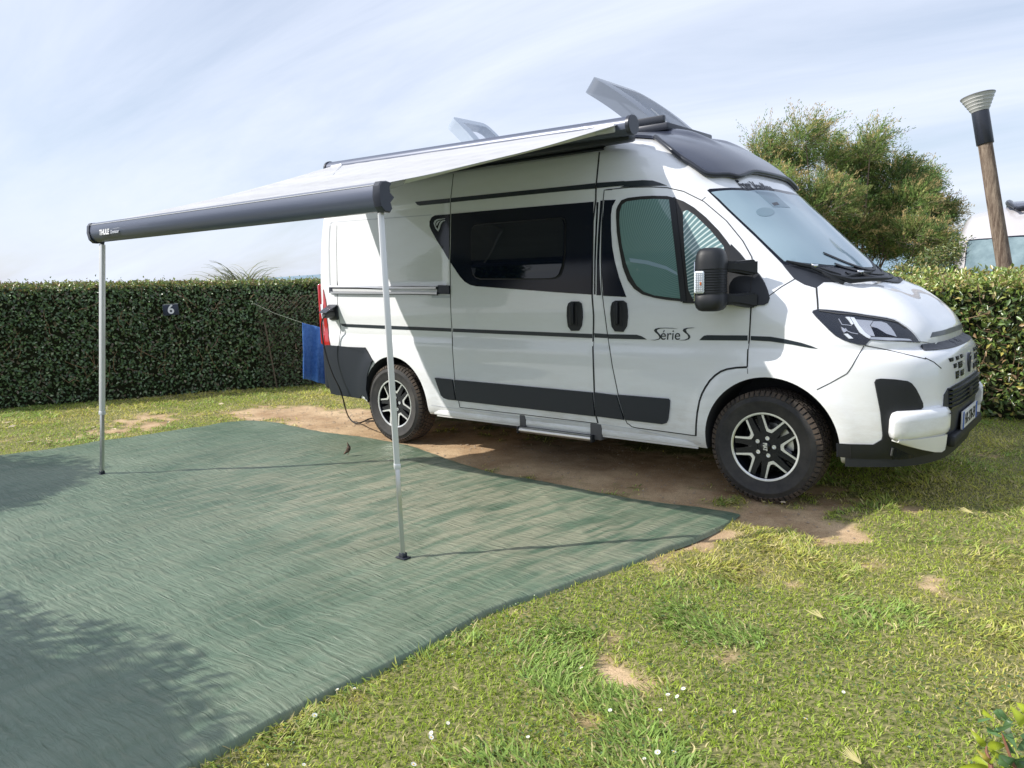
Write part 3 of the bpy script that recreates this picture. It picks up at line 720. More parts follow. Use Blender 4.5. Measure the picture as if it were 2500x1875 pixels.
# emblem on the film
hh = [h_[0] for h_ in hits(P('H', (265, 290), (275, 262), (300, 245), (388, 235), (388, 242), (325, 252), (295, 265), (280, 295), (290, 330), (308, 352), (318, 320), (330, 285), (350, 262), (390, 255), (390, 262), (362, 270), (345, 295), (328, 350), (314, 378), (285, 345)))]
patch('emblem', None, M['silver'], body, .0065, 'y', .03, three=hh)
patch('emblem', P('H', (298, 318), (290, 295), (305, 272), (345, 255), (322, 275), (308, 298)), M['silver'], body, .0065, 'y', .03)
# handles
def handle(px_, pa):
    o = patch('door_handle', px_, M['black'], pa, .014, 'y', .02)
    c = sum((hit_cam(*q)[0] for q in px_), Vector())/len(px_)
    bm = bmesh.new(); box(bm, c+Vector((-.012, -.032, .006)), (.030, .026, .165), None, .011, 3); obj('grip', bm, M['black'], o)
    bm = bmesh.new(); box(bm, c+Vector((.016, -.018, -.01)), (.02, .006, .15), None, .003); obj('recess', bm, M['gap'], o)
handle(P('C', (1465, 900), (1467, 850), (1474, 830), (1490, 820), (1530, 820), (1546, 832), (1552, 870), (1553, 910), (1547, 955), (1532, 984), (1490, 985), (1472, 960)), slide)
handle(P('G', (255, 990), (258, 950), (265, 928), (282, 918), (325, 918), (343, 932), (349, 970), (350, 1010), (344, 1060), (325, 1090), (280, 1088), (262, 1060)), front_door)
# lettering on the door, drawn from its own outline
S1 = P('J', (700, 378), (760, 376), (800, 365), (810, 345), (790, 315), (755, 285), (745, 268), (760, 248), (800, 238), (880, 237), (960, 240), (1018, 246), (960, 246), (880, 243), (820, 246), (785, 258), (778, 275), (800, 300), (826, 330), (825, 355), (800, 375), (760, 382))
S2 = P('J', (1030, 382), (1100, 376), (1135, 362), (1145, 345), (1130, 315), (1090, 285), (1078, 268), (1090, 248), (1130, 238), (1180, 235), (1222, 238), (1180, 241), (1135, 246), (1112, 262), (1125, 290), (1160, 325), (1166, 348), (1150, 370), (1110, 383))
patch('door_lettering', S1, M['decal'], front_door, .005, 'y', .02); patch('door_lettering', S2, M['decal'], front_door, .005, 'y', .02)
hA, hB = hit_cam(*P('J', (838, 370))[0])[0], hit_cam(*P('J', (1022, 370))[0])[0]
hC = hit_cam(*P('J', (930, 332))[0])[0]
put_text('door_lettering', 'érie', .098, hC+Vector((0, 0, .004)), (1, 0, (hB.z-hA.z)/(hB.x-hA.x)), (0, 0, 1), M['decal'], front_door, .0006, .12, .0, .98, wrapy(.005))
# sliding rail of the side door
rl = hitp('N', (160, 500), (400, 503), (620, 505)) + hitp('H', (0, 985), (200, 985), (310, 985))
rl2 = hitp('N', (175, 545), (400, 547), (620, 548)) + hitp('H', (0, 1038), (200, 1042), (320, 1045))
rlm = hitp('N', (180, 525), (400, 527), (620, 528)) + hitp('H', (0, 1012), (200, 1016), (310, 1018))
ribbon('rail_channel', None, .075, M['grey'], body, .004, three=rlm)
ribbon('sliding_rail', None, .018, M['steel'], body, .030, three=rl); ribbon('sliding_rail', None, .018, M['steel'], body, .030, three=rl2)
ribbon('sliding_rail', None, .024, M['white_alu'], body, .016, three=rlm)
patch('rail_end', P('H', (316, 962), (438, 962), (438, 1055), (380, 1052), (316, 1052)), M['graphite'], body, .016, 'y', .04)
patch('rail_end', P('N', (153, 495), (185, 498), (188, 550), (157, 548)), M['graphite'], body, .018, 'y', .04)
ribbon('body_crease', P('H', (240, 1080), (438, 1082)), .022, M['silver'], body, .0008)
# front side glass
fw = P('A', (312, 700), (313, 670), (320, 650), (338, 622), (370, 610), (430, 603), (490, 600), (560, 602), (592, 610), (640, 628), (690, 658), (750, 708), (810, 770), (850, 820), (878, 860), (905, 880), (940, 920), (965, 955), (965, 1130), (870, 1130), (660, 1121), (560, 1110), (500, 1100), (440, 1083), (400, 1055), (370, 1015), (345, 950), (328, 860), (316, 780))
door_seal = patch('window_seal', fw, M['rubber'], front_door, .008, 'y', .04)
M['cabglass'] = mat('tinted_cab_glass', (.12, .26, .25), .04, 0, 0, .7)
def pleats(m, base, pale, ang, freq, w=.5):
    N, L, b = nodes(m); t = N.new('ShaderNodeTexCoord'); s = N.new('ShaderNodeSeparateXYZ'); L.new(t.outputs['Object'], s.inputs[0])
    # pleated blind: straight folds that fan out from the lower rear corner
    dx_ = N.new('ShaderNodeMath'); dx_.operation = 'SUBTRACT'; dx_.inputs[1].default_value = ang[0]; L.new(s.outputs[0], dx_.inputs[0])
    dz_ = N.new('ShaderNodeMath'); dz_.operation = 'SUBTRACT'; dz_.inputs[1].default_value = ang[1]; L.new(s.outputs[2], dz_.inputs[0])
    at = N.new('ShaderNodeMath'); at.operation = 'ARCTAN2'; L.new(dz_.outputs[0], at.inputs[0]); L.new(dx_.outputs[0], at.inputs[1])
    ml = N.new('ShaderNodeMath'); ml.operation = 'MULTIPLY'; ml.inputs[1].default_value = freq; L.new(at.outputs[0], ml.inputs[0])
    sn = N.new('ShaderNodeMath'); sn.operation = 'SINE'; L.new(ml.outputs[0], sn.inputs[0])
    r = N.new('ShaderNodeValToRGB'); r.color_ramp.elements[0].position = .35*w; r.color_ramp.elements[1].position = .75; r.color_ramp.elements[0].color = (*base, 1); r.color_ramp.elements[1].color = (*pale, 1)
    L.new(sn.outputs[0], r.inputs[0]); L.new(r.outputs[0], b.inputs['Base Color'])
pleats(M['cabglass'], (.125, .225, .215), (.19, .315, .295), (-1.05, 1.28), 230)
M['quarter'] = mat('tinted_quarter_glass', (.3, .4, .4), .04, 0, 0, .7); pleats(M['quarter'], (.14, .24, .25), (.58, .68, .66), (-.95, 1.25), 150, .9)
g1 = patch('side_glass', P('A', (330, 720), (332, 680), (342, 645), (365, 628), (430, 619), (500, 616), (578, 620), (588, 700), (600, 820), (615, 960), (628, 1104), (560, 1096), (500, 1088), (450, 1070), (415, 1040), (385, 990), (362, 930), (342, 840), (333, 770)), M['cabglass'], front_door, .0105, 'y', .04)
patch('blind_edge', P('A', (378, 905), (470, 918), (560, 945), (612, 975), (616, 990), (560, 962), (460, 935), (385, 925)), M['screen'], g1, .0115, 'y', .04)
g2 = patch('quarter_glass', P('A', (640, 680), (660, 672), (700, 700), (770, 768), (838, 850), (846, 885), (800, 960), (740, 1080), (690, 1105), (668, 1060), (655, 930), (645, 800)), M['quarter'], front_door, .0105, 'y', .04)
ribbon('window_divider', P('A', (586, 612), (596, 690), (612, 820), (628, 960), (645, 1118)), .040, M['black'], front_door, .014)
ribbon('window_divider', P('A', (640, 1118), (800, 1124), (960, 1134)), .02, M['rubber'], front_door, .011)
# ---- door mirror
tri_ = patch('mirror_base', P('A', (872, 842), (885, 855), (915, 885), (950, 928), (985, 965), (1010, 990), (1035, 1030), (1052, 1070), (1062, 1105), (1055, 1128), (1035, 1138), (980, 1139), (872, 1135), (866, 1000)), M['black'], van, .014, 'y', .035)
ribbon('seam', P('A', (985, 962), (975, 1000), (972, 1060), (970, 1139)), .006, M['gap'], tri_, .016)
def rbox_loft(bm, cz, zs_, cxy, ax, ay, hx, hy, n=24, p=3.2):
    """stack of rounded-rectangle rings; zs_: list of (z, scale_x, scale_y, shift)"""
    secs = []
    for z, sx_, sy_, sh in zs_:
        ring = []
        for k in range(n):
            t = 2*pi*k/n; c, s_ = cos(t), sin(t); r = (abs(c)**p+abs(s_)**p)**(-1/p)
            ring.append(Vector((cxy[0], cxy[1], z)) + ax*(hx*sx_*c*r+sh) + ay*(hy*sy_*s_*r))
        secs.append(ring)
    loft(bm, secs)
def mirror_unit(sgn):
    ax = Vector((.32, -sgn*.95*-1, 0)).normalized() if False else Vector((.25, sgn*1, 0)).normalized()
    ay = Vector((ax.y, -ax.x, 0))*sgn
    cxy = (-.262, sgn*1.235)
    prof = [(1.262, .60, .55, 0), (1.268, .80, .75, 0), (1.285, .93, .92, 0), (1.31, .99, 1, 0), (1.355, 1.0, 1.0, 0), (1.362, .95, .95, 0), (1.366, .95, .95, 0), (1.50, .955, .96, 0), (1.515, .955, .96, 0), (1.519, 1.0, 1.0, 0),
            (1.56, .985, .99, 0), (1.60, .94, .93, 0), (1.625, .86, .82, 0), (1.64, .74, .66, 0), (1.646, .55, .45, 0)]
    prof = [(z-.035, a, b, c) for z, a, b, c in prof]
    bm = bmesh.new(); rbox_loft(bm, 0, prof, cxy, ax, ay, .12, .092, 32, 3.4)
    mo = obj('door_mirror', bm, M['black'], van, 45)
    bm = bmesh.new()
    for k in range(9):
        z = 1.339+k*.0155
        rbox_loft(bm, 0, [(z, .955, .965, 0), (z+.003, .985, .995, 0), (z+.006, .985, .995, 0), (z+.009, .955, .965, 0)], cxy, ax, ay, .12, .092, 32, 3.4)
    obj('housing_rib', bm, M['black'], mo, 45)
    # indicator on the outer front edge
    bm = bmesh.new(); c = Vector((cxy[0], cxy[1], 1.405))+ax*.108-ay*.050
    R3 = Matrix((ax, ay, Vector((0, 0, 1)))).transposed()
    box(bm, c, (.034, .062, .135), R3, .012, 3); il = obj('indicator_housing', bm, M['led'], mo)
    bm = bmesh.new()
    for k in range(9): box(bm, c+ax*.017+Vector((0, 0, -.055+k*.0138)), (.004, .044, .003), R3)
    for k in range(4): box(bm, c+ax*.017+ay*(-.017+k*.0115), (.005, .002, .11), R3)
    obj('lens_rib', bm, M['chrome'], il, None)
    bm = bmesh.new(); box(bm, c+ax*.0185+ay*(.010)+Vector((0, 0, -.008)), (.003, .010, .02), R3, .001); obj('bulb', bm, mat('amber_bulb', (.5, .14, .04), .3), il)
    # arms
    bm = bmesh.new()
    for z in (1.30, 1.50):
        secs = []
        for t, hgt in ((0, .035), (.35, .03), (1, .05)):
            p = Vector((cxy[0]+.02, cxy[1]-sgn*.06, z)).lerp(Vector((-.085, sgn*1.03, z-.015)), t)
            secs.append([p+Vector((-.045, 0, -hgt)), p+Vector((.045, 0, -hgt)), p+Vector((.045, 0, hgt)), p+Vector((-.045, 0, hgt))])
        loft(bm, secs)
    bmesh.ops.recalc_face_normals(bm, faces=bm.faces[:]); bmesh.ops.bevel(bm, geom=bm.edges[:], offset=.012, segments=2, affect='EDGES')
    obj('mirror_arm', bm, M['black'], mo, 45)
    bm = bmesh.new(); box(bm, Vector((cxy[0], cxy[1], 1.41))-ay*.088, (.15, .006, .24), R3, .002); obj('mirror_glass', bm, M['chrome'], mo)
mirror_unit(-1); mirror_unit(1)

# ---- rear: cladding, tail light, socket
rc_px = P('N', (106, 972), (155, 972), (300, 985), (440, 990), (470, 1040), (505, 1098), (478, 1150), (458, 1220), (450, 1330), (470, 1412), (400, 1405), (280, 1390), (170, 1362), (158, 1340), (140, 1240), (120, 1130))
patch('rear_bumper', rc_px, M['trim'], van, .012, 'y', .04, mirror=True)
patch('wheel_arch_edge', P('N', (300, 985), (440, 990), (470, 1040), (505, 1098), (490, 1118), (440, 1030)), M['trim'], van, .02, 'y', .04)
def rear_y(y, z):
    loc, n, i, d = bvh.ray_cast(Vector((-7, y, z)), Vector((1, 0, 0)), 5); return loc
bm = bmesh.new(); box(bm, (-4.50, 0, .62), (.10, 1.9, .42), None, .04, 3); obj('rear_bumper', bm, M['trim'], van)
M['red'] = mat('red_lamp_plastic', (.42, .008, .012), .12, 0, .8)
tl = patch('tail_light', P('N', (72, 496), (100, 520), (118, 600), (126, 660), (128, 760), (140, 860), (155, 970), (108, 970), (92, 830), (80, 700), (72, 600)), M['red'], van, .008, 'xy' if False else 'y', .03)
patch('clear_lens', P('N', (84, 640), (102, 640), (104, 700), (96, 720), (108, 820), (92, 815), (82, 700)), M['led'], tl, .012, 'y', .03)
bm = bmesh.new(); box(bm, (-4.50, -.915, 1.16), (.05, .13, .60), None, .02, 3); obj('tail_light_back', bm, M['red'], tl)
for sg in (1,):
    bm = bmesh.new(); box(bm, (-4.50, .915, 1.16), (.05, .13, .60), None, .02, 3); obj('tail_light', bm, M['red'], van)
sc_, sn_ = hit_cam(*P('N', (185, 710))[0])
sock = empty('power_inlet'); sock.parent = van
bm = bmesh.new(); box(bm, sc_+Vector((0, -.006, 0)), (.135, .02, .135), None, .012, 3); so_ = obj('power_inlet', bm, M['graphite'], van); bpy.data.objects.remove(sock); so_.name = 'power_inlet'
bm = bmesh.new(); prism(bm, [sc_+Vector((-.065, -.01, .070)), sc_+Vector((.065, -.01, .070)), sc_+Vector((.055, -.135, .005)), sc_+Vector((-.055, -.135, .005))], (0, .003, .010)); obj('flap', bm, M['graphite'], so_)
bm = bmesh.new(); tube(bm, [sc_+Vector((0, -.01, -.01)), sc_+Vector((-.005, -.05, -.012)), sc_+Vector((-.01, -.12, -.022))], [.034, .034, .024], 14); obj('plug', bm, M['grey'], so_)

# ---- underside
bm = bmesh.new(); box(bm, (-2.4, 0, .40), (3.9, 1.62, .12)); box(bm, (.2, 0, .42), (1.0, 1.1, .2)); box(bm, (-2.1, -.55, .27), (.9, .35, .16), None, .03); box(bm, (-1.9, .4, .27), (1.1, .5, .2), None, .04)
tube(bm, [(-3.41, -.8, .36), (-3.41, .8, .36)], .05, 10); tube(bm, [(.0, -.8, .34), (0, .8, .34)], .045, 10); tube(bm, [(-.2, .2, .25), (-1.5, .25, .24), (-3, .35, .28), (-4.4, .4, .27)], .03, 8)
obj('chassis', bm, M['grey_liner'], van)
sill = []
for x in np.linspace(-2.93, -.45, 14): sill.append((Vector((x, -.985, .318)), Vector((0, -1, 0))))
bm = bmesh.new(); box(bm, (-1.69, -.975, .325), (2.52, .055, .05), None, .012, 2); obj('sill', bm, M['paint'], van)
bm = bmesh.new(); box(bm, (-1.69, -.985, .296), (2.46, .012, .022), None, .003)
obj('sill_flange', bm, M['white'], van)
ribbon('panel_gap', P('I', (230, 925), (700, 985), (1200, 1052), (2040, 1130)) + P('J', (140, 1355), (540, 1412), (1290, 1580)), .004, M['silver'], body, .0015)
# step
st0, st1 = on_plane(*P('I', (1195, 1185))[0], Vector((0, 1, 0)), -1.02), on_plane(*P('I', (1965, 1288))[0], Vector((0, 1, 0)), -1.02)
stp = empty('entry_step', (0, 0, 0))
bm = bmesh.new(); zc = (st0.z+st1.z)/2
box(bm, ((st0.x+st1.x)/2, -.86, zc+.005), (st1.x-st0.x, .30, .035), None, .004); step_ = obj('entry_step', bm, M['graphite'], van); bpy.data.objects.remove(stp); step_.name = 'entry_step'
bm = bmesh.new(); secs = []
for x in (st0.x, st1.x): secs.append([Vector((x, -1.02+.021*cos(t), zc+.024*sin(t))) for t in np.linspace(0, 2*pi, 13)[:-1]])
loft(bm, secs); obj('tread_edge', bm, M['steel'], step_, 50)
for x_, w_ in ((st0.x+.015, .06), (st1.x+.03, .10)):
    bm = bmesh.new(); box(bm, (x_, -.88, zc+.055), (w_, .26, .13), None, .008); obj('step_bracket', bm, M['grey'], step_)
for x_ in (st1.x+.01, st0.x-.01):
    bm = bmesh.new(); box(bm, (x_, -1.02, zc), (.02, .05, .055), None, .006); obj('end_cap', bm, M['black'], step_)
bm = bmesh.new(); box(bm, (-2.80, -.86, .315), (.16, .05, .022), Matrix.Rotation(.3, 3, 'Z'), .006); box(bm, (-2.86, -.875, .30), (.06, .04, .03), None, .006); obj('jack_plate', bm, M['white_alu'], van)
bm = bmesh.new(); tube(bm, [(-2.31, -.9, .33), (-2.28, -.9, .285), (-2.22, -.9, .28), (-2.18, -.9, .33)], .007, 6); obj('exhaust_hanger', bm, M['steel'], van)

# ---- wheels
M['tyre'] = mat('tyre_rubber', (.030, .030, .031), .78); noise_col(M['tyre'], (.024, .024, .026), (.085, .078, .070), 5, 8, .35, .8, rough=.7); bump(M['tyre'], 90, .2, .002)
M['tread'] = mat('dusty_tread', (.06, .05, .045), .9); noise_col(M['tread'], (.03, .028, .027), (.13, .095, .07), 6, 8, .35, .7, rough=.75)
M['rimblack'] = mat('gloss_black_alloy', (.006, .007, .010), .25, 0, .2, .3)
M['rimsilver'] = mat('machined_alloy', (.80, .80, .80), .28, .9, .3)
def wheel_meshes():
    out = {}
    Rr, Wd = .356, .115
    bm = bmesh.new()
    prof = [(.218, -.088), (.222, -.100), (.235, -.104), (.262, -.114), (.290, -.118), (.292, -.1195), (.300, -.1195), (.302, -.117), (.325, -.110), (.340, -.098), (Rr-.010, -.085), (Rr-.006, -.05), (Rr-.005, 0), (Rr-.006, .05), (Rr-.01, .085), (.33, .10), (.29, .115), (.22, .09), (.20, .06), (.20, -.06), (.218, -.088)]
    lathe(bm, prof, 96); bmesh.ops.recalc_face_normals(bm, faces=bm.faces[:]); me = bpy.data.meshes.new('tyre'); bm.to_mesh(me); bm.free(); smooth(me, 40); me.materials.append(M['tyre']); out['tyre'] = me
    bm = bmesh.new(); n = 62
    for k in range(n):
        a = 2*pi*k/n
        for j, (yc, w_) in enumerate(((-.078, .030), (-.040, .026), (0, .026), (.040, .026), (.078, .030))):
            aa = a + (.04 if j % 2 else 0) + .0; R3 = Matrix.Rotation(-aa, 3, 'Y')
            sk = Matrix.Rotation(.25*(1 if j < 2 else -1)*(0 if j == 2 else 1), 3, 'X')
            box(bm, R3 @ Vector((Rr-.003, yc, 0)), (.012, w_, .0285), R3 @ Matrix.Identity(3))
        R3 = Matrix.Rotation(-a, 3, 'Y'); tilt = Matrix.Rotation(-.95, 3, 'Z')
        box(bm, R3 @ Vector((.341, -.102, 0)), (.030, .007, .024), R3 @ Matrix.Rotation(.62, 3, 'Z'))
    me = bpy.data.meshes.new('tread'); bm.to_mesh(me); bm.free(); me.materials.append(M['tread']); out['tread'] = me
    # rim barrel
    bm = bmesh.new(); lathe(bm, [(.224, -.094), (.222, -.100), (.2155, -.100), (.2085, -.097), (.207, -.085)], 96); bmesh.ops.recalc_face_normals(bm, faces=bm.faces[:]); me = bpy.data.meshes.new('rim'); bm.to_mesh(me); bm.free(); smooth(me, 40); me.materials.append(M['rimsilver']); out['rim'] = me
    bm = bmesh.new(); lathe(bm, [(.2075, -.092), (.200, -.07), (.192, -.02), (.185, .02), (.06, .03), (0.001, .03)], 64); bmesh.ops.recalc_face_normals(bm, faces=bm.faces[:]); bmesh.ops.reverse_faces(bm, faces=bm.faces[:]) ; me = bpy.data.meshes.new('rim_barrel'); bm.to_mesh(me); bm.free(); smooth(me, 40); me.materials.append(M['rimblack']); out['rim_barrel'] = me
    bm = bmesh.new(); lathe(bm, [(.001, -.005), (.145, -.005), (.148, 0), (.148, .02)], 48)
    me = bpy.data.meshes.new('brake_disc'); bm.to_mesh(me); bm.free(); smooth(me); me.materials.append(M['steel']); out['brake_disc'] = me
    bm = bmesh.new()
    pts = []
    for t in np.linspace(-.1, .95, 10): pts.append((.165*cos(t), -.04, .165*sin(t)))
    for t in np.linspace(.95, -.1, 10): pts.append((.09*cos(t), -.04, .09*sin(t)))
    prism(bm, pts, (0, .05, 0)); me = bpy.data.meshes.new('brake_caliper'); bmesh.ops.recalc_face_normals(bm, faces=bm.faces[:]); bm.to_mesh(me); bm.free(); me.materials.append(M['steel']); out['brake_caliper'] = me
    # spokes: five dark pairs, faced with bright V shapes
    def pol(r, d): return (r*cos(radians(d)), r*sin(radians(d)))
    bmb = bmesh.new(); bms = bmesh.new(); base = 76
    def add(dst, q, y, h):
        b_ = bmesh.new(); prism(b_, [(x, y, z) for x, z in q], (0, h, 0)); bmesh.ops.recalc_face_normals(b_, faces=b_.faces[:])
        tm = bpy.data.meshes.new('x'); b_.to_mesh(tm); b_.free(); dst.from_mesh(tm); bpy.data.meshes.remove(tm)
    for k in range(5):
        for sg in (-1, 1):
            c = base+72*k; add(bmb, [pol(.055, c+sg*2), pol(.100, c), pol(.118, c+sg*4), pol(.150, c+sg*11), pol(.210, c+sg*18.0), pol(.210, c+sg*31), pol(.16, c+sg*31), pol(.09, c+sg*36), pol(.055, c+sg*36)], -.082, .03)
    c = base
    half = lambda sg: [pol(.1005, c+sg*9.5), pol(.122, c+sg*14.5), pol(.165, c+sg*19.2), pol(.209, c+sg*22.3), pol(.209, c+sg*18.7), pol(.165, c+sg*14.6), pol(.130, c+sg*8.6), pol(.120, c+sg*5)]
    L1 = half(-1); L2 = half(1)
    add(bms, [pol(.098, c)]+L2+[pol(.118, c)]+L1[::-1], -.0865, .006)
    lathe(bmb, [(.001, -.079), (.075, -.079), (.088, -.074), (.09, -.05)], 40)
    me = bpy.data.meshes.new('spokes'); bmb.to_mesh(me); bmb.free(); me.materials.append(M['rimblack']); out['spokes'] = me
    me = bpy.data.meshes.new('bright_spoke'); bms.to_mesh(me); bms.free(); me.materials.append(M['rimsilver']); out['bright_spoke'] = me
    bm = bmesh.new()
    for k in range(1):
        x, z = pol(.058, base+72*k)
        for pr in ([(.0135, -.088), (.015, -.080), (.015, -.07)],):
            lathe(bm, [(.0001, -.084), (.009, -.084), (.009, -.0895), (.0135, -.0895), (.0145, -.084), (.0145, -.07)], 12, (x, 0, z))
    me = bpy.data.meshes.new('wheel_nut'); bmesh.ops.recalc_face_normals(bm, faces=bm.faces[:]); bm.to_mesh(me); bm.free(); me.materials.append(M['chrome']); out['wheel_nut'] = me
    bm = bmesh.new(); lathe(bm, [(.0001, -.090), (.026, -.090), (.031, -.087), (.032, -.078)], 32); me = bpy.data.meshes.new('hub_cap'); bmesh.ops.recalc_face_normals(bm, faces=bm.faces[:]); bm.to_mesh(me); bm.free(); smooth(me); me.materials.append(M['rimblack']); out['hub_cap'] = me
    tm = text_mesh('FIAT', .026, .0008, 0, .0012)
    for v in tm.vertices:
        x, y = v.co.x, v.co.y; a = radians(-86); v.co = Vector((x*cos(a)-y*sin(a)*1.35, -.0915-v.co.z, x*sin(a)+y*cos(a)*1.35))
    tm.name = 'hub_lettering'; tm.materials.append(M['rimsilver']); out['hub_lettering'] = tm
    return out
WM = wheel_meshes()
def wheel(x, sgn, spin=0):
    w = bpy.data.objects.new('wheel', None); COL.objects.link(w); w.parent = van; w.location = (x, sgn*.905, .355)
    w.rotation_euler = (0, spin, 0 if sgn < 0 else pi)
    for k, me in WM.items():
        for r_ in range(5 if k in ('bright_spoke', 'wheel_nut') else 1):
            o = bpy.data.objects.new(k, me); COL.objects.link(o); o.parent = w; o.rotation_euler = (0, radians(72*r_), 0)
wheel(0, -1, radians(0)); wheel(-3.45, -1, radians(-6)); wheel(0, 1, .4); wheel(-3.45, 1, .9)

# ---- roof hatches
M['hatch'] = mat('smoked_hatch_acrylic', (.14, .165, .21), .25, 0, .3, alpha=.93)
M['hatch_clear'] = mat('translucent_hatch_pane', (.50, .58, .72), .12, 0, 0, .5, alpha=.30)
M['hatch_pale'] = mat('pale_hatch_acrylic', (.36, .42, .50), .25, 0, .2, alpha=.94)
def hatch(name, x_h, z_h, x_t, z_t, y0, y1, bulge, rim, m_rim, m_pane, label):
    """lid hinged at (x_h,z_h), raised edge at (x_t,z_t)"""
    a = Vector((x_h, 0, z_h)); b = Vector((x_t, 0, z_t)); t = (b-a); L_ = t.length; t.normalize(); nn = Vector((-t.z, 0, t.x)); nn = nn if nn.x > 0 or nn.z > 0 else -nn
    if nn.x < 0: nn = -nn
    def pt(u, v, d): # u 0..1 along, v -1..1 across
        h = bulge*(1-(2*u-1)**4*.0 - (u-.45)**2*2.4)*(1-.25*v**4)
        return a + t*(u*L_) + Vector((0, (y0+y1)/2+v*(y1-y0)/2, 0)) + nn*(h - d)
    us = np.linspace(0, 1, 15); vs_ = np.linspace(-1, 1, 13)
    hh_ = empty(name); hh_.parent = van
    bmr = bmesh.new(); grid = {}
    for i, u in enumerate(us):
        for j, v in enumerate(vs_):
            sh = 1
            cu_ = max(0, abs(2*u-1)-.8)/.2; cv_ = max(0, abs(v)-.8)/.2
            uu, vv = u, v
            if cu_ > 0 and cv_ > 0:
                k = math.hypot(cu_, cv_)
                if k > 1: vv = np.sign(v)*(.8+.2*cv_/k); uu = .5+.5*np.sign(u-.5)*(.8+.2*cu_/k)
            grid[i, j] = bmr.verts.new(pt(uu, vv, 0))
    rimf = []
    bmp = bmesh.new(); gp = {}
    for (i, j), v in grid.items(): gp[i, j] = bmp.verts.new(v.co)
    for i in range(len(us)-1):
        for j in range(len(vs_)-1):
            inner = 2 <= i < len(us)-3 and 2 <= j < len(vs_)-3
            (bmp if inner else bmr).faces.new([(gp if inner else grid)[q] for q in ((i, j), (i+1, j), (i+1, j+1), (i, j+1))])
    for bmx in (bmr, bmp):
        bmesh.ops.delete(bmx, geom=[v for v in bmx.verts if not v.link_faces], context='VERTS')
    # side skirt of the lid
    nv, nu = len(vs_), len(us)
    order = [(i, 0) for i in range(nu)] + [(nu-1, j) for j in range(1, nv)] + [(i, nv-1) for i in range(nu-2, -1, -1)] + [(0, j) for j in range(nv-2, 0, -1)]
    low = {q: bmr.verts.new(grid[q].co - nn*rim) for q in order}
    for k in range(len(order)):
        q, r = order[k], order[(k+1) % len(order)]
        if q in grid and r in grid:
            try: bmr.faces.new((grid[q], grid[r], low[r], low[q]))
            except Exception: pass
    bmesh.ops.recalc_face_normals(bmr, faces=bmr.faces[:])
    lid = obj('lid', bmr, m_rim, hh_, 50); obj('pane', bmp, m_pane, lid, 50)
    bm = bmesh.new(); box(bm, ((x_h+x_t)/2-.02, (y0+y1)/2, 2.55), (abs(x_h-x_t)*1.3, (y1-y0)*1.05, .06), None, .015); obj('frame', bm, M['graphite'], hh_)
    bm = bmesh.new()
    for yy in (y0+.06, y1-.06): tube(bm, [(x_h-.12, yy, 2.56), a.lerp(b, .7)+Vector((0, yy, 0))-nn*.02], .008, 6)
    obj('stay', bm, M['steel'], hh_)
    return hh_
hatch('roof_hatch', -1.08, 2.52, -1.70, 3.02, -.36, .38, .055, .13, M['hatch'], M['hatch_clear'], 'f')
hatch('roof_hatch', -2.86, 2.52, -3.28, 2.955, -.29, .20, .045, .11, M['hatch_pale'], M['hatch_clear'], 'r')
bm = bmesh.new(); box(bm, (-2.35, -.72, 2.53), (3.0, .04, .05), None, .01); obj('roof_rail', bm, M['graphite'], van)

# ================================================================== SITE
def vnoise(x, y, seed=0):
    xi = np.floor(x).astype(np.int64); yi = np.floor(y).astype(np.int64); fx = x-xi; fy = y-yi
    fx = fx*fx*(3-2*fx); fy = fy*fy*(3-2*fy)
    def h(a, b):
        n = (a*374761393 + b*668265263 + seed*974711) & 0x7fffffff
        n = ((n ^ (n >> 13))*1274126177) & 0x7fffffff
        return ((n ^ (n >> 16)) & 0xffff)/65535.0
    return (h(xi, yi)*(1-fx)+h(xi+1, yi)*fx)*(1-fy)+(h(xi, yi+1)*(1-fx)+h(xi+1, yi+1)*fx)*fy
def fbm(x, y, seed=0, o=4, g=.5):
    s = 0; a = 1; t = 0
    for i in range(o): s = s+a*vnoise(x*2**i, y*2**i, seed+i); t += a; a *= g
    return s/t
# ---- mat outline on the ground (needed first: grass keeps clear of it)
def gpt(*disp): return [np.array(gr(a/.8848, b/.8848)[:2]) for a, b in disp]
mat_top = gpt((545, 909), (600, 914), (680, 931), (760, 942), (820, 951), (880, 963), (960, 990), (1060, 1021), (1150, 1037), (1300, 1067), (1400, 1083), (1500, 1095), (1600, 1111))
mat_right = gpt((1600, 1111), (1560, 1142), (1500, 1172), (1440, 1193), (1370, 1222), (1280, 1252), (1200, 1281), (1120, 1307), (1050, 1333), (980, 1372), (900, 1418), (800, 1470), (720, 1506), (620, 1556), (530, 1606), (440, 1655)) + [np.array((-.30, -5.2)), np.array((-.1, -6.4))]
mat_left = gpt((545, 909), (480, 915), (400, 929), (300, 945), (220, 955), (100, 975), (0, 986)) + [np.array((-6.5, -4.6)), np.array((-6.6, -6.4))]
def resample(c, n):
    c = np.array([p[:2] for p in spline([(q[0], q[1]) for q in c], 5)]); d = np.r_[0, np.cumsum(np.hypot(*np.diff(c, axis=0).T))]; t = np.linspace(0, d[-1], n)
    return np.c_[np.interp(t, d, c[:, 0]), np.interp(t, d, c[:, 1])]
NU, NV = 330, 280
Tc = resample(mat_top, NU); Rc = resample(mat_right, NV); Lc = resample(mat_left, NV)
Bc = np.c_[np.linspace(Lc[-1, 0], Rc[-1, 0], NU), np.linspace(Lc[-1, 1], Rc[-1, 1], NU)]
mat_poly = np.concatenate([Tc[::6], Rc[::6], Bc[::-1][::30], Lc[::-1][::6]])
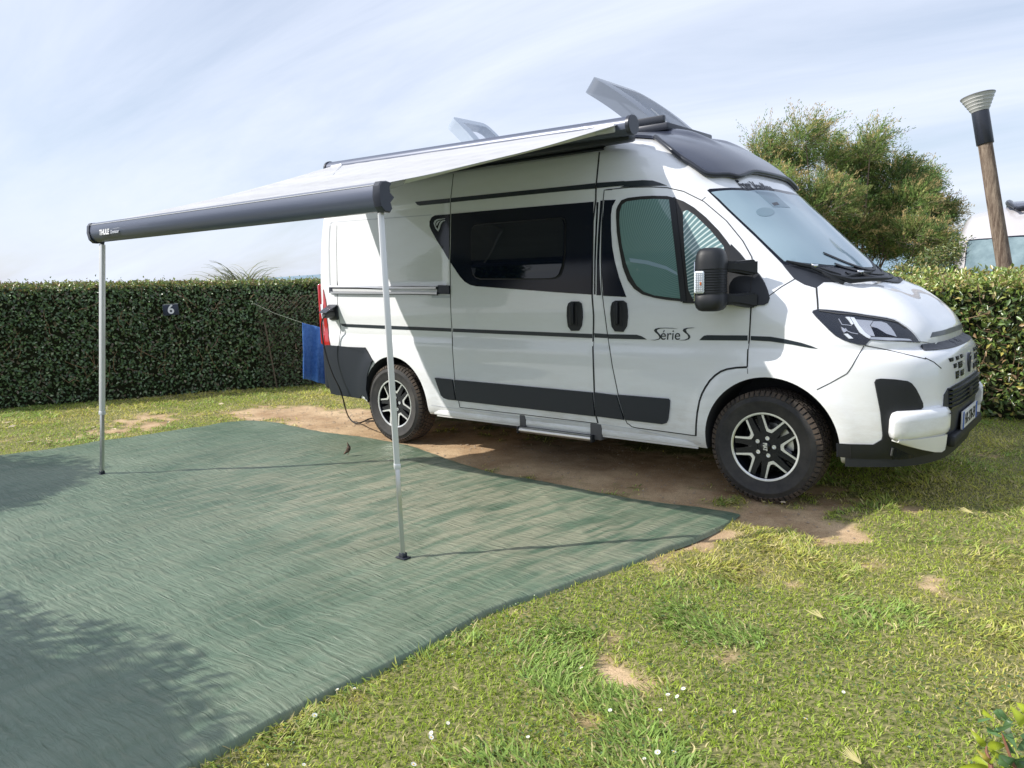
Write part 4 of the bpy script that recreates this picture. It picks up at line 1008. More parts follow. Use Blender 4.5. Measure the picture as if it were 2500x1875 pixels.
def in_poly(x, y, poly):
    c = np.zeros(x.shape, bool); n = len(poly); j = n-1
    for i in range(n):
        xi, yi = poly[i]; xj, yj = poly[j]
        if yi != yj: c ^= ((yi > y) != (yj > y)) & (x < (xj-xi)*(y-yi)/(yj-yi)+xi)
        j = i
    return c
# ---- hedge lines
HA, HB = np.array((-9.75, -3.3)), np.array((-6.80, 2.43))          # left hedge, front face
hd = (HB-HA)/np.linalg.norm(HB-HA); hn = np.array((hd[1], -hd[0]))    # normal towards the pitch
def sand_mask(x, y):
    m = 1.1*np.exp(-(((x+4.6)/1.9)**2+((y+.6)/.62)**2)**1.5)                     # behind the rear wheel, along the groundsheet
    m = np.maximum(m, 1.2*np.exp(-(((x+1.95)/2.35)**4+((y+.75)/.75)**2)))             # under the sliding-door side
    m = np.maximum(m, .95*np.exp(-(((x-.20)/.48)**2+((y+1.33)/.24)**2)))            # in front of the wheel, mat corner
    dR = np.min(np.hypot(x[..., None]-Rc[::12, 0], y[..., None]-Rc[::12, 1]), -1) if x.size < 400000 else 9
    m = np.maximum(m, .74*np.exp(-(((x+.02)/.16)**2+((y+2.05)/.50)**2)))
    m = np.maximum(m, .50*np.exp(-(((x+6.7)/.5)**2+((y+2.2)/1.0)**2)))             # bare patches by the left hedge
    for cx_, cy_, r in ((2.0, -1.3, .2), (2.1, -1.8, .2), (1.75, -2.6, .14), (1.2, -1.9, .18), (.35, -3.4, .13), (.62, -3.05, .12), (1.35, -3.5, .12), (.15, -4.45, .18), (1.0, -2.6, .1), (1.85, -2.15, .2), (.5, -3.75, .09)):
        m = np.maximum(m, .50*np.exp(-(((x-cx_)/(r*1.5))**2+((y-cy_)/(r*1.0))**2)))
    n = fbm(x*2.2, y*2.2, 3, 5); n2 = fbm(x*9, y*9, 11, 3)
    return np.clip((m + (n-.5)*1.15 + (n2-.5)*.9 - .33)/.26, 0, 1)
def ground_z(x, y):
    z = .012*(fbm(x*1.3, y*1.3, 5, 4)-.5) + .006*(fbm(x*8, y*8, 9, 3)-.5)
    # land falls away beyond the back hedge and beyond the left hedge
    z = z - .75*np.clip((y-3.6)/3, 0, 1)
    return z
gx = np.arange(-10.2, 5.2, .032); gy = np.arange(-6.8, 3.9, .032)
GX, GY = np.meshgrid(gx, gy, indexing='ij'); 
SM = np.zeros_like(GX)
for i in range(0, len(gx), 60): SM[i:i+60] = sand_mask(GX[i:i+60], GY[i:i+60])
GZ = ground_z(GX, GY) + .010*(fbm(GX*14, GY*14, 21, 2)-.5)*SM - .012*SM
ni, nj = GX.shape
idx = np.arange(ni*nj).reshape(ni, nj)
GF = np.stack([idx[:-1, :-1], idx[1:, :-1], idx[1:, 1:], idx[:-1, 1:]], -1).reshape(-1, 4)
tint = np.repeat(SM.reshape(-1, 1), 3, 1)
gm = mat('ground_soil_and_sand', (.3, .25, .2), .95, spec=.15)
def ground_mat():
    N, L, b = nodes(gm); at = N.new('ShaderNodeAttribute'); at.attribute_name = 'tint'; t = N.new('ShaderNodeTexCoord')
    n1 = N.new('ShaderNodeTexNoise'); n1.inputs['Scale'].default_value = 2.2; n1.inputs['Detail'].default_value = 10; n1.inputs['Roughness'].default_value = .7; L.new(t.outputs['Object'], n1.inputs[0])
    r1 = N.new('ShaderNodeValToRGB'); r1.color_ramp.elements[0].color = (.34, .225, .13, 1); r1.color_ramp.elements[1].color = (.60, .455, .29, 1); r1.color_ramp.elements[0].position = .34; r1.color_ramp.elements[1].position = .62; L.new(n1.outputs[0], r1.inputs[0])
    n3 = N.new('ShaderNodeTexNoise'); n3.inputs['Scale'].default_value = 160; n3.inputs['Detail'].default_value = 3; L.new(t.outputs['Object'], n3.inputs[0])
    r3 = N.new('ShaderNodeValToRGB'); r3.color_ramp.elements[0].color = (.55, .52, .5, 1); r3.color_ramp.elements[1].color = (1.15, 1.12, 1.1, 1); r3.color_ramp.elements[0].position = .3; r3.color_ramp.elements[1].position = .62; L.new(n3.outputs[0], r3.inputs[0])
    mu = N.new('ShaderNodeMix'); mu.data_type = 'RGBA'; mu.blend_type = 'MULTIPLY'; mu.inputs[0].default_value = .8; L.new(r1.outputs[0], mu.inputs[6]); L.new(r3.outputs[0], mu.inputs[7])
    n2 = N.new('ShaderNodeTexNoise'); n2.inputs['Scale'].default_value = 45; n2.inputs['Detail'].default_value = 6; L.new(t.outputs['Object'], n2.inputs[0])
    r2 = N.new('ShaderNodeValToRGB'); r2.color_ramp.elements[0].color = (.09, .11, .03, 1); r2.color_ramp.elements[1].color = (.30, .27, .13, 1); r2.color_ramp.elements[0].position = .38; r2.color_ramp.elements[1].position = .66; L.new(n2.outputs[0], r2.inputs[0])
    mx = N.new('ShaderNodeMix'); mx.data_type = 'RGBA'; L.new(at.outputs['Fac'], mx.inputs[0]); L.new(r2.outputs[0], mx.inputs[6]); L.new(mu.outputs[2], mx.inputs[7]); L.new(mx.outputs[2], b.inputs['Base Color'])
    bp = N.new('ShaderNodeBump'); bp.inputs['Strength'].default_value = .5; bp.inputs['Distance'].default_value = .006; L.new(n2.outputs[0], bp.inputs['Height']); L.new(bp.outputs[0], b.inputs['Normal'])
ground_mat()
g = npmesh('ground', np.c_[GX.ravel(), GY.ravel(), GZ.ravel()], GF, gm, None, tint, 80); tag(g, kind='structure')
# wider land round the pitch, dropping to the shore
SEAN = Vector((-.0157, -.0417, .999)).normalized()
SEA_D = -9.5
def far_z(x, y):
    dd = np.maximum(np.maximum(y-3.7, -x-10.0), 0)
    z = -.05-.75*np.clip((y-3.7)/3, 0, 1) - .1*np.clip((-x-10)/3, 0, 1)
    z = z - 11*np.clip((dd-16)/26, 0, 1)**1.0 + .25*(fbm(x*.3, y*.3, 2, 3)-.5)*(dd > .5)
    return z
fxs = np.r_[np.linspace(-90, -11, 60), np.linspace(-10.2, 5.2, 24), np.linspace(6, 90, 60)]; fys = np.r_[np.linspace(-90, -8, 40), np.linspace(-6.8, 3.9, 20), np.linspace(4.4, 60, 90)]
FX, FY = np.meshgrid(fxs, fys, indexing='ij'); FZ = far_z(FX, FY) - .02
inn = (FX > -10.1) & (FX < 5.1) & (FY > -6.7) & (FY < 3.8); FZ[inn] -= .25
a_, b_ = FX.shape; idx = np.arange(a_*b_).reshape(a_, b_); FFc = np.stack([idx[:-1, :-1], idx[1:, :-1], idx[1:, 1:], idx[:-1, 1:]], -1).reshape(-1, 4)
lm = mat('rough_coastal_grass', (.08, .1, .03), .95, spec=.1); noise_col(lm, (.05, .07, .02), (.16, .15, .07), 1.2, 8); bump(lm, 20, .6, .05)
land = npmesh('terrain', np.c_[FX.ravel(), FY.ravel(), FZ.ravel()], FFc, lm, None, None, 80); tag(land, kind='structure')
# ---- sea
U_ = Vector((1, 0, 0)); U_ = (U_-SEAN*U_.dot(SEAN)).normalized(); V__ = SEAN.cross(U_)
Rs = 14000; rings = [0, 40, 120, 300, 800, 2500, 7000, Rs]; sv = []; sf = []
for r in rings[1:]:
    for k in range(96): a = 2*pi*k/96; sv.append(tuple(SEAN*SEA_D + U_*(r*cos(a)) + V__*(r*sin(a))))
for i in range(len(rings)-2):
    for k in range(96): sf.append((i*96+k, i*96+(k+1) % 96, (i+1)*96+(k+1) % 96, (i+1)*96+k))
sm_ = mat('sea_water', (.035, .105, .135), .35, 0, 0, .22)
def seamat():
    N, L, b = nodes(sm_); t = N.new('ShaderNodeTexCoord'); hs_ = None
    mp_ = N.new('ShaderNodeMapping'); mp_.inputs['Rotation'].default_value = (0, 0, radians(35)); mp_.inputs['Scale'].default_value = (.35, 1, 1); L.new(t.outputs['Object'], mp_.inputs[0])
    n1 = N.new('ShaderNodeTexNoise'); n1.inputs['Scale'].default_value = .22; n1.inputs['Detail'].default_value = 7; n1.inputs['Roughness'].default_value = .65; L.new(mp_.outputs[0], n1.inputs[0])
    bp = N.new('ShaderNodeBump'); bp.inputs['Strength'].default_value = .9; bp.inputs['Distance'].default_value = 1.2; L.new(n1.outputs[0], bp.inputs['Height']); L.new(bp.outputs[0], b.inputs['Normal'])
    r = N.new('ShaderNodeValToRGB'); r.color_ramp.elements[0].color = (.10, .20, .26, 1); r.color_ramp.elements[1].color = (.26, .36, .42, 1); r.color_ramp.elements[0].position = .4; r.color_ramp.elements[1].position = .7; L.new(n1.outputs[0], r.inputs[0]); L.new(r.outputs[0], b.inputs['Base Color'])
seamat()
sea = npmesh('sea', sv, sf, sm_); tag(sea, kind='structure')

# ---- foliage helpers
def leafmat(name, transl=.35, rough=.45, spec=.4):
    m = mat(name, (1, 1, 1), rough, spec=spec); N, L, b = nodes(m); at = N.new('ShaderNodeAttribute'); at.attribute_name = 'tint'
    L.new(at.outputs['Color'], b.inputs['Base Color'])
    tr = N.new('ShaderNodeBsdfTranslucent'); mx = N.new('ShaderNodeMixShader'); mx.inputs[0].default_value = transl; L.new(at.outputs['Color'], tr.inputs[0])
    L.new(b.outputs[0], mx.inputs[1]); L.new(tr.outputs[0], mx.inputs[2]); L.new(mx.outputs[0], N['Material Output'].inputs[0]); return m
M['leaf'] = leafmat('leaf', .32, .33, .9); M['grass'] = leafmat('grass_blade', .42, .5, .3); M['tamarisk'] = leafmat('feathery_foliage', .4, .6, .2)
def unit(v): return v/np.maximum(np.linalg.norm(v, axis=-1, keepdims=True), 1e-9)
def leaves(P0, D, Nn, Ln, Wd, col, fold=.25):
    """folded lozenge leaves: base P0, direction D, face normal Nn"""
    D = unit(D); S_ = unit(np.cross(D, Nn)); Nn = np.cross(S_, D); n = len(P0)
    Ln = Ln[:, None]; Wd = Wd[:, None]
    a = P0; mid = P0+D*Ln*.5 - Nn*Wd*fold*.5; tip = P0+D*Ln - Nn*Ln*.12; l = P0+D*Ln*.45+S_*Wd*.5+Nn*Wd*fold; r = P0+D*Ln*.45-S_*Wd*.5+Nn*Wd*fold
    V = np.stack([a, l, tip, r, mid], 1).reshape(-1, 3); k = np.arange(n)[:, None]*5
    F = np.concatenate([k+np.array([[0, 4, 1]]), k+np.array([[4, 2, 1]]), k+np.array([[0, 3, 4]]), k+np.array([[4, 3, 2]])])
    return V, F, np.repeat(col, 5, 0)
def blades(P0, D, bend, Ln, Wd, col, up=np.array([0, 0, 1.])):
    """two-segment tapering grass blades"""
    D = unit(D); S_ = unit(np.cross(D, up+rng.normal(0, .35, D.shape))); n = len(P0); Ln = Ln[:, None]; Wd = Wd[:, None]
    m1 = P0+D*Ln*.5; D2 = unit(D+bend); t = m1+D2*Ln*.5
    V = np.stack([P0+S_*Wd*.5, P0-S_*Wd*.5, m1-S_*Wd*.42, m1+S_*Wd*.42, t], 1).reshape(-1, 3); k = np.arange(n)[:, None]*5
    F = np.concatenate([k+np.array([[0, 1, 2]]), k+np.array([[0, 2, 3]]), k+np.array([[3, 2, 4]])])
    return V, F, np.repeat(col, 5, 0)
def mixcol(n, cols, w=None, var=.18):
    c = np.array(cols)[rng.choice(len(cols), n, p=w)]; return np.clip(c*(1+rng.normal(0, var, (n, 1))) + rng.normal(0, .004, (n, 3)), .004, 1)
# ---- lawn
def lawn():
    V = []; F = []; C = []; off = 0
    camxy = np.array((CC.x, CC.y))
    regs = [(-.9, 4.4, -5.9, -3.2, 11500), (-.6, 4.8, -3.2, -1.4, 8500), (-.3, 5.1, -1.4, .8, 5200), (-.4, 5.1, .8, 2.9, 2600), (-9.7, -4.2, -4.4, 2.4, 2000), (-4.2, -.3, -1.6, -.1, 1600)]
    for x0, x1, y0, y1, dens in regs:
        n = int((x1-x0)*(y1-y0)*dens); x = rng.uniform(x0, x1, n); y = rng.uniform(y0, y1, n)
        # inside camera cone (with a margin)
        v = np.c_[x-CC.x, y-CC.y]; dpt = v@np.array((FW.x, FW.y))/math.hypot(FW.x, FW.y); lat = v@np.array((RT.x, RT.y))
        ok = (abs(lat) < .95*dpt+1.0) & (dpt > -.2)
        x, y, dpt = x[ok], y[ok], dpt[ok]
        sm = np.zeros(len(x)); 
        for i in range(0, len(x), 20000): sm[i:i+20000] = sand_mask(x[i:i+20000], y[i:i+20000])
        keep = (rng.random(len(x)) > sm*1.02-.015) & ~in_poly(x, y, mat_poly)
        hx = (x-HA[0])*hn[0]+(y-HA[1])*hn[1]
        keep &= hx > -.05
        x, y, sm, dpt = x[keep], y[keep], sm[keep], dpt[keep]; n = len(x)
        far = np.clip(dpt/4.5, .8, 2.6)
        g1 = fbm(x*1.1, y*1.1, 31, 4); g2 = fbm(x*3.1, y*3.1, 47, 3)
        clump = g2+rng.normal(0, .05, n) > .585
        az = rng.uniform(0, 2*pi, n) ; az = np.where(clump, fbm(x*2, y*2, 5, 2)*14+rng.normal(0, .9, n), az)
        tilt = np.where(clump, rng.uniform(.6, 1.3, n), rng.uniform(.3, 1.25, n))
        D = np.c_[np.sin(tilt)*np.cos(az), np.sin(tilt)*np.sin(az), np.cos(tilt)]
        Ln = np.where(clump, rng.uniform(.026, .060, n), rng.uniform(.016, .040, n))*(.85+.15*far)*(1-.45*sm); Wd = np.where(clump, rng.uniform(.0045, .0080, n), rng.uniform(.0034, .0062, n))*(.55+.45*far)
        dry = np.clip((g1-.38)*3.0+sm*1.2+rng.normal(0, .28, n), 0, 1)[:, None]
        cg = np.where(clump[:, None], np.array([[.31, .45, .11]]), np.array([[.37, .48, .07]])); cy = np.array([[.62, .54, .28]]); cyg = np.array([[.62, .59, .14]])
        col = cg*(1-dry)+cyg*dry; isdry = rng.random(n) < (.10+.30*dry[:, 0]); col = np.where(isdry[:, None], cy, col)*(1+rng.normal(0, .2, (n, 1)))
        bend = np.c_[rng.normal(0, .3, (n, 2)), rng.uniform(-.8, .1, n)]
        P0 = np.c_[x, y, ground_z(x, y)-.004+np.where(clump, .008, 0)]
        v, f, c = blades(P0, D, bend, Ln, Wd, np.clip(col, .01, 1)); V.append(v); F.append(f+off); C.append(c); off += len(v)
    return np.concatenate(V), np.concatenate(F), np.concatenate(C)
lv, lf, lc = lawn()
gsx = npmesh('grass', lv, lf, M['grass'], None, lc); tag(gsx, 'short green lawn with dry yellow patches covering the pitch', 'grass', kind='stuff')
# low clover-like ground leaves in the near lawn
n = 9000; x = rng.uniform(-.6, 3, n); y = rng.uniform(-5.2, -2.4, n); k_ = (fbm(x*2.5, y*2.5, 77, 3) > .52) & ~in_poly(x, y, mat_poly) & (sand_mask(x, y) < .3); x, y = x[k_], y[k_]; n = len(x)
az = rng.uniform(0, 2*pi, n); v, f, c = leaves(np.c_[x, y, ground_z(x, y)+rng.uniform(.006, .022, n)], np.c_[np.cos(az), np.sin(az), rng.uniform(-.1, .5, n)], np.c_[rng.normal(0, .3, (n, 2)), np.ones(n)], rng.uniform(.008, .018, n), rng.uniform(.006, .012, n), mixcol(n, [(.10, .19, .05), (.15, .24, .06), (.08, .15, .05)]))
cl = npmesh('clover', v, f, M['leaf'], None, c); tag(cl, 'low clover leaves scattered through the near lawn', 'ground cover', kind='stuff')
# pebbles on the sand
n = 9000; x = rng.uniform(-6.3, .8, n); y = rng.uniform(-2.3, .4, n); k_ = (sand_mask(x, y) > .7) & ~in_poly(x, y, mat_poly); x, y = x[k_], y[k_]; n = len(x)
s_ = (.0025+.010*rng.random(n)**4)[:, None]; P0 = np.c_[x, y, ground_z(x, y)-.008]; base = np.array([[1, 0, 0], [0, 1, 0], [-1, 0, 0], [0, -1, 0], [0, 0, .8]])
pv = (P0[:, None, :]+base[None]*s_[:, None]*rng.uniform(.6, 1.3, (n, 5, 1))).reshape(-1, 3); kk = np.arange(n)[:, None]*5
pf = np.concatenate([kk+np.array([[a, (a+1) % 4, 4]]) for a in range(4)])
pb = npmesh('gravel', pv, pf, mat('pebble', (.36, .28, .2), .9)); tag(pb, 'small stones and crumbs of soil lying on the bare sand', 'gravel', kind='stuff')

# ---- groundsheet
def groundsheet():
    u = 1-(1-np.linspace(0, 1, NU)[:, None, None])**1.35; v = np.linspace(0, 1, NV)[None, :, None]
    ui = u[:, 0, 0]; lin = np.linspace(0, 1, NU); Tq = np.c_[np.interp(ui, lin, Tc[:, 0]), np.interp(ui, lin, Tc[:, 1])]; Bq = np.c_[np.interp(ui, lin, Bc[:, 0]), np.interp(ui, lin, Bc[:, 1])]
    T_, B_, L_, R_ = Tq[:, None], Bq[:, None], Lc[None], Rc[None]
    XY = (1-v)*T_+v*B_+(1-u)*L_+u*R_ - ((1-u)*(1-v)*Lc[0]+u*(1-v)*Rc[0]+(1-u)*v*Lc[-1]+u*v*Rc[-1])
    X, Y = XY[..., 0], XY[..., 1]
    th = radians(84); a = X*cos(th)+Y*sin(th); b = -X*sin(th)+Y*cos(th)
    b2 = b + .10*fbm(a*.8, b*.8, 3, 3) + .02*(fbm(a*4, b*4, 8, 2))
    a2 = a + .25*fbm(a*.8, b*.8, 6, 2)
    w1 = fbm(a2*2.2, b2*11, 1, 3)-.5; w2 = fbm(a2*4.5+9, b2*26, 4, 2)-.5; w3 = 1-abs(2*fbm(a2*.9, b2*3.2, 12, 2)-1)
    z = .013 + .012*w1 + .007*w2 + .009*(w3-.6)
    # long folds left from storage
    for ang, off_, amp in ((radians(-38), -.6, .004), (radians(-38), .8, .004), (radians(-38), 2.2, .003), (radians(-38), -2.1, .003)):
        d = X*sin(-ang)+Y*cos(ang)-off_+.03*(fbm(X*2, Y*2, 15, 2)-.5); z = z+amp*np.exp(-(d/.02)**2)
    # bulky rim on the lawn side
    uu = u[:, :, 0]; vv = np.linspace(0, 1, NV)[None]
    dR = (1-uu)*5.8; lump = .6+.7*vnoise(vv*14+0*uu, vv*0+0*uu, 5)
    grow = np.clip((vv-.05)/.25, 0, 1)
    z = z + grow*lump*(.014*np.exp(-((dR-.05)/.07)**2)+.020*np.exp(-((dR-.30)/.2)**2))
    edge = np.clip(dR/.014, 0, 1); z = z*(.1+.9*np.sqrt(edge)) - .014*(1-edge)
    z = z*np.clip(vv*60+.35, 0, 1)
    z = np.maximum(z, -.004) + ground_z(X, Y)
    # dust and sand lying on the sheet
    dust = np.clip(1.1*np.exp(-(((X+1.7)/1.9)**2+((Y+2.25)/.9)**2))+.25*fbm(X*2.5, Y*2.5, 9, 4), 0, 1)
    dust = .62*dust*np.clip((w2+w1*.6+.25)*2.2, 0, 1)
    V = np.stack([X, Y, z], -1).reshape(-1, 3); idx = np.arange(NU*NV).reshape(NU, NV)
    F = np.stack([idx[:-1, :-1], idx[:-1, 1:], idx[1:, 1:], idx[1:, :-1]], -1).reshape(-1, 4)
    return V, F, np.repeat(dust.reshape(-1, 1), 3, 1)
mv, mf, mc = groundsheet()
mm = mat('woven_green_groundsheet', (.1, .16, .12), .44, spec=.5)
def matmat():
    N, L, b = nodes(mm); at = N.new('ShaderNodeAttribute'); at.attribute_name = 'tint'; t = N.new('ShaderNodeTexCoord')
    n1 = N.new('ShaderNodeTexNoise'); n1.inputs['Scale'].default_value = 1.1; n1.inputs['Detail'].default_value = 8; n1.inputs['Roughness'].default_value = .65; L.new(t.outputs['Object'], n1.inputs[0])
    r1 = N.new('ShaderNodeValToRGB'); r1.color_ramp.elements[0].color = (.074, .124, .080, 1); r1.color_ramp.elements[1].color = (.155, .210, .146, 1); r1.color_ramp.elements[0].position = .35; r1.color_ramp.elements[1].position = .66; L.new(n1.outputs[0], r1.inputs[0])
    mp_ = N.new('ShaderNodeMapping'); mp_.inputs['Rotation'].default_value = (0, 0, radians(-84)); mp_.inputs['Scale'].default_value = (3.2, 22, 1); L.new(t.outputs['Object'], mp_.inputs[0])
    n2 = N.new('ShaderNodeTexNoise'); n2.inputs['Scale'].default_value = 1.6; n2.inputs['Detail'].default_value = 6; n2.inputs['Distortion'].default_value = .8; L.new(mp_.outputs[0], n2.inputs[0])
    r2 = N.new('ShaderNodeValToRGB'); r2.color_ramp.elements[0].position = .52; r2.color_ramp.elements[1].position = .74; L.new(n2.outputs[0], r2.inputs[0])
    m1 = N.new('ShaderNodeMath'); m1.operation = 'MULTIPLY'; m1.inputs[1].default_value = .16; L.new(r2.outputs[0], m1.inputs[0])
    m2 = N.new('ShaderNodeMath'); m2.operation = 'ADD'; m2.use_clamp = True; L.new(m1.outputs[0], m2.inputs[0]); L.new(at.outputs['Fac'], m2.inputs[1])
    mx = N.new('ShaderNodeMix'); mx.data_type = 'RGBA'; mx.inputs[7].default_value = (.34, .32, .23, 1); L.new(m2.outputs[0], mx.inputs[0]); L.new(r1.outputs[0], mx.inputs[6]); L.new(mx.outputs[2], b.inputs['Base Color'])
    bp = N.new('ShaderNodeBump'); bp.inputs['Strength'].default_value = .75; bp.inputs['Distance'].default_value = .02; L.new(n2.outputs[0], bp.inputs['Height'])
    n3 = N.new('ShaderNodeTexNoise'); n3.inputs['Scale'].default_value = 35; n3.inputs['Detail'].default_value = 5; L.new(t.outputs['Object'], n3.inputs[0])
    bp2 = N.new('ShaderNodeBump'); bp2.inputs['Strength'].default_value = .35; bp2.inputs['Distance'].default_value = .004; L.new(n3.outputs[0], bp2.inputs['Height']); L.new(bp.outputs[0], bp2.inputs['Normal']); L.new(bp2.outputs[0], b.inputs['Normal'])
matmat()
gs = npmesh('groundsheet', mv, mf, mm, None, mc, 80); tag(gs, 'large wrinkled green groundsheet spread under the awning', 'groundsheet')

# ---- awning
aw = empty('awning', (-2.6, -1.05, 2.45)); tag(aw, 'white fabric awning with dark grey front rail pulled out from the camper van', 'awning')
M['rail'] = mat('anthracite_lacquered_aluminium', (.085, .100, .145), .36, .25, .25)
CA, CB = Vector((-.935, -1.045, 2.452)), Vector((-4.13, -1.03, 2.515))
RA, RB = Vector((-1.125, -3.09, 1.875)), Vector((-4.352, -3.10, 1.885))
def profile_loft(bm, A, B, prof, n=2):
    secs = []
    for t in np.linspace(0, 1, n): p = A.lerp(B, t); secs.append([p+Vector((0, a, b)) for a, b in prof])
    loft(bm, secs)
cprof = [(.06+.0, -.055), (.06, .04), (.045, .052), (.01, .062), (-.03, .056), (-.055, .035), (-.066, .005), (-.060, -.03), (-.04, -.05), (-.02, -.060)]
bm = bmesh.new(); profile_loft(bm, CA, CB, cprof, 2); cas = obj('awning_case', bm, M['rail'], aw, 30)
for (p, d) in ((CA, .03), (CB, -.03)):
    bm = bmesh.new(); secs = [[p+Vector((0, a*s, b*s)) for a, b in [(.07*cos(t)-.002, .068*sin(t)+.002) for t in np.linspace(0, 2*pi, 25)[:-1]]] for s in (1, 1, .93)]
    for k, dx_ in enumerate((0, d*.75, d)): secs[k] = [q+Vector((dx_, 0, 0)) for q in secs[k]]
    loft(bm, secs); obj('end_cap', bm, M['graphite'], cas, 30)
bm = bmesh.new(); box(bm, ((CA.x+CB.x)/2, -.93, 2.415), (3.1, .10, .09), None, .02); obj('adapter', bm, M['graphite'], aw)
rprof = [(.028, .068), (.0, .072), (-.030, .070), (-.036, .058), (-.040, .054), (-.046, .035), (-.050, .012), (-.048, -.012), (-.040, -.036), (-.026, -.056), (-.008, -.068), (.012, -.070), (.022, -.06), (.006, -.03), (.004, .02), (.020, .05)]
bm = bmesh.new(); profile_loft(bm, RA, RB, rprof, 2); lead = obj('front_rail', bm, M['rail'], aw, 25)
bm = bmesh.new(); secs = []
for t in np.linspace(0, 1, 2):
    p = RA.lerp(RB, t); secs.append([p+Vector((0, -.0375, .0595)), p+Vector((0, -.0425, .0585)), p+Vector((0, -.0425, .0555)), p+Vector((0, -.0375, .0545))])
loft(bm, secs); obj('bright_lip', bm, M['white_alu'], lead, None)
for p, d in ((RA, .022), (RB, -.022)):
    bm = bmesh.new(); q = [(.030, .070), (.0, .076), (-.034, .072), (-.050, .05), (-.056, .0), (-.046, -.05), (-.02, -.075), (.015, -.077), (.028, -.06), (.018, -.03), (.045, -.003), (.018, .02), (.016, .05)]
    secs = [[p+Vector((d*k, a*s, b*s)) for a, b in q] for k, s in ((-1.2, 1.0), (.6, 1.0), (1, .94))]; loft(bm, secs); obj('end_cap', bm, M['graphite'], lead, 25)
tx = Vector((RB.x+.27, RB.y-.047, RB.z-.008))
put_text('rail_lettering', 'THULE', .052, tx+Vector((0, -.004, -.002)), (1, 0, 0), (0, .12, 1), M['white'], lead, .0015, 0, .0022)
put_text('rail_lettering', 'Omnistor', .034, tx+Vector((.165, -.004, -.007)), (1, 0, 0), (0, .12, 1), M['silver'], lead, .0012, 0, .0004)
bm = bmesh.new(); box(bm, tx+Vector((.165, -.0005, .016)), (.15, .002, .002)); obj('rail_lettering', bm, M['silver'], lead, None)
# fabric
fn = 60; fv = []; 
F0a, F0b = CA+Vector((-.06, -.035, .012)), CB+Vector((.06, -.035, .012)); F1a, F1b = RA+Vector((-.01, .02, .066)), RB+Vector((.01, .02, .066))
us = np.linspace(0, 1, 90); vs = np.linspace(0, 1, fn)
for u in us:
    for v in vs:
        p = F0a.lerp(F0b, u).lerp(F1a.lerp(F1b, u), v); sag = -.055*math.sin(pi*v)*(.55+.45*math.sin(pi*u)) - .010*math.sin(pi*v)*math.exp(-(min(u, 1-u)/.05)**2)*-1
        rip = .0035*math.sin(u*90+3*math.sin(v*4))*math.sin(pi*v)+.004*float(vnoise(np.array(u*30.), np.array(v*5.), 3)-.5)
        fv.append(p+Vector((0, 0, sag+rip)))
idx = np.arange(90*fn).reshape(90, fn); ff = np.stack([idx[:-1, :-1], idx[:-1, 1:], idx[1:, 1:], idx[1:, :-1]], -1).reshape(-1, 4)
fm = mat('white_awning_fabric', (.70, .70, .70), .6, spec=.3)
N_, L_, b_ = nodes(fm); trn = N_.new('ShaderNodeBsdfTranslucent'); trn.inputs[0].default_value = (.55, .56, .56, 1); mxx = N_.new('ShaderNodeMixShader'); mxx.inputs[0].default_value = .18; L_.new(b_.outputs[0], mxx.inputs[1]); L_.new(trn.outputs[0], mxx.inputs[2]); L_.new(mxx.outputs[0], N_['Material Output'].inputs[0])
noise_col(fm, (.53, .535, .55), (.63, .635, .65), 2, 4, stretch=(.4, 3, 1)); bump(fm, 14, .25, .01, 5, 'Object', (.25, 2.5, 1))
fab = npmesh('fabric', [tuple(v) for v in fv], ff, fm, aw, None, 60)
md = fab.modifiers.new('thickness', 'SOLIDIFY'); md.thickness = .0015
# folding arms below the fabric
for s_, (c0, r0) in enumerate(((CA, RA), (CB, RB))):
    sg = -1 if s_ == 0 else 1
    sh = c0+Vector((.22*sg, -.05, -.01)); el = Vector((c0.x+(1.15*sg), -2.05, 2.13)); ha = r0+Vector((.25*sg, .03, .02))
    for a, b in ((sh, el), (el, ha)):
        bm = bmesh.new(); tube(bm, [a, b], [.026, .022], 4, True, .6); obj('folding_arm', bm, M['white_alu'], aw)
    bm = bmesh.new(); box(bm, sh+Vector((-.06*sg, .01, 0)), (.16, .07, .055), None, .012); obj('arm_bracket', bm, M['white_alu'], aw)
# legs with feet
def leg(bx, by, tx_, tz):
    B = Vector((bx, by, .018)); T = Vector((tx_, -3.085, tz)); d = (T-B).normalized()
    q = d.to_track_quat('Z', 'Y').to_matrix()
    k = .27
    m_ = B.lerp(T, k)
    bm = bmesh.new(); box(bm, (m_+T)/2, (.036, .030, (T-m_).length), q, .004); l = obj('leg', bm, M['white_alu'], aw)
    bm = bmesh.new(); box(bm, (B+m_)/2+d*.01, (.027, .023, (m_-B).length-.02), q, .003); low = obj('lower_tube', bm, M['steel'], l)
    bm = bmesh.new(); box(bm, m_+d*.012, (.040, .034, .03), q, .004); obj('clamp', bm, M['white_alu'], l)
    bm = bmesh.new(); box(bm, B+Vector((0, 0, -.002)), (.07, .05, .008), None, .003); box(bm, B+Vector((0, 0, .012)), (.034, .034, .024), None, .004); obj('foot', bm, M['graphite'], l)
    bm = bmesh.new(); tube(bm, [T+Vector((-.02, 0, .012)), T+Vector((.02, 0, .012))], .011, 8); box(bm, T+Vector((0, 0, .02)), (.028, .02, .05), None, .004); obj('hinge', bm, M['graphite'], l)
leg(-4.513, -3.161, -4.285, 1.80); leg(-1.149, -3.064, -1.165, 1.80)

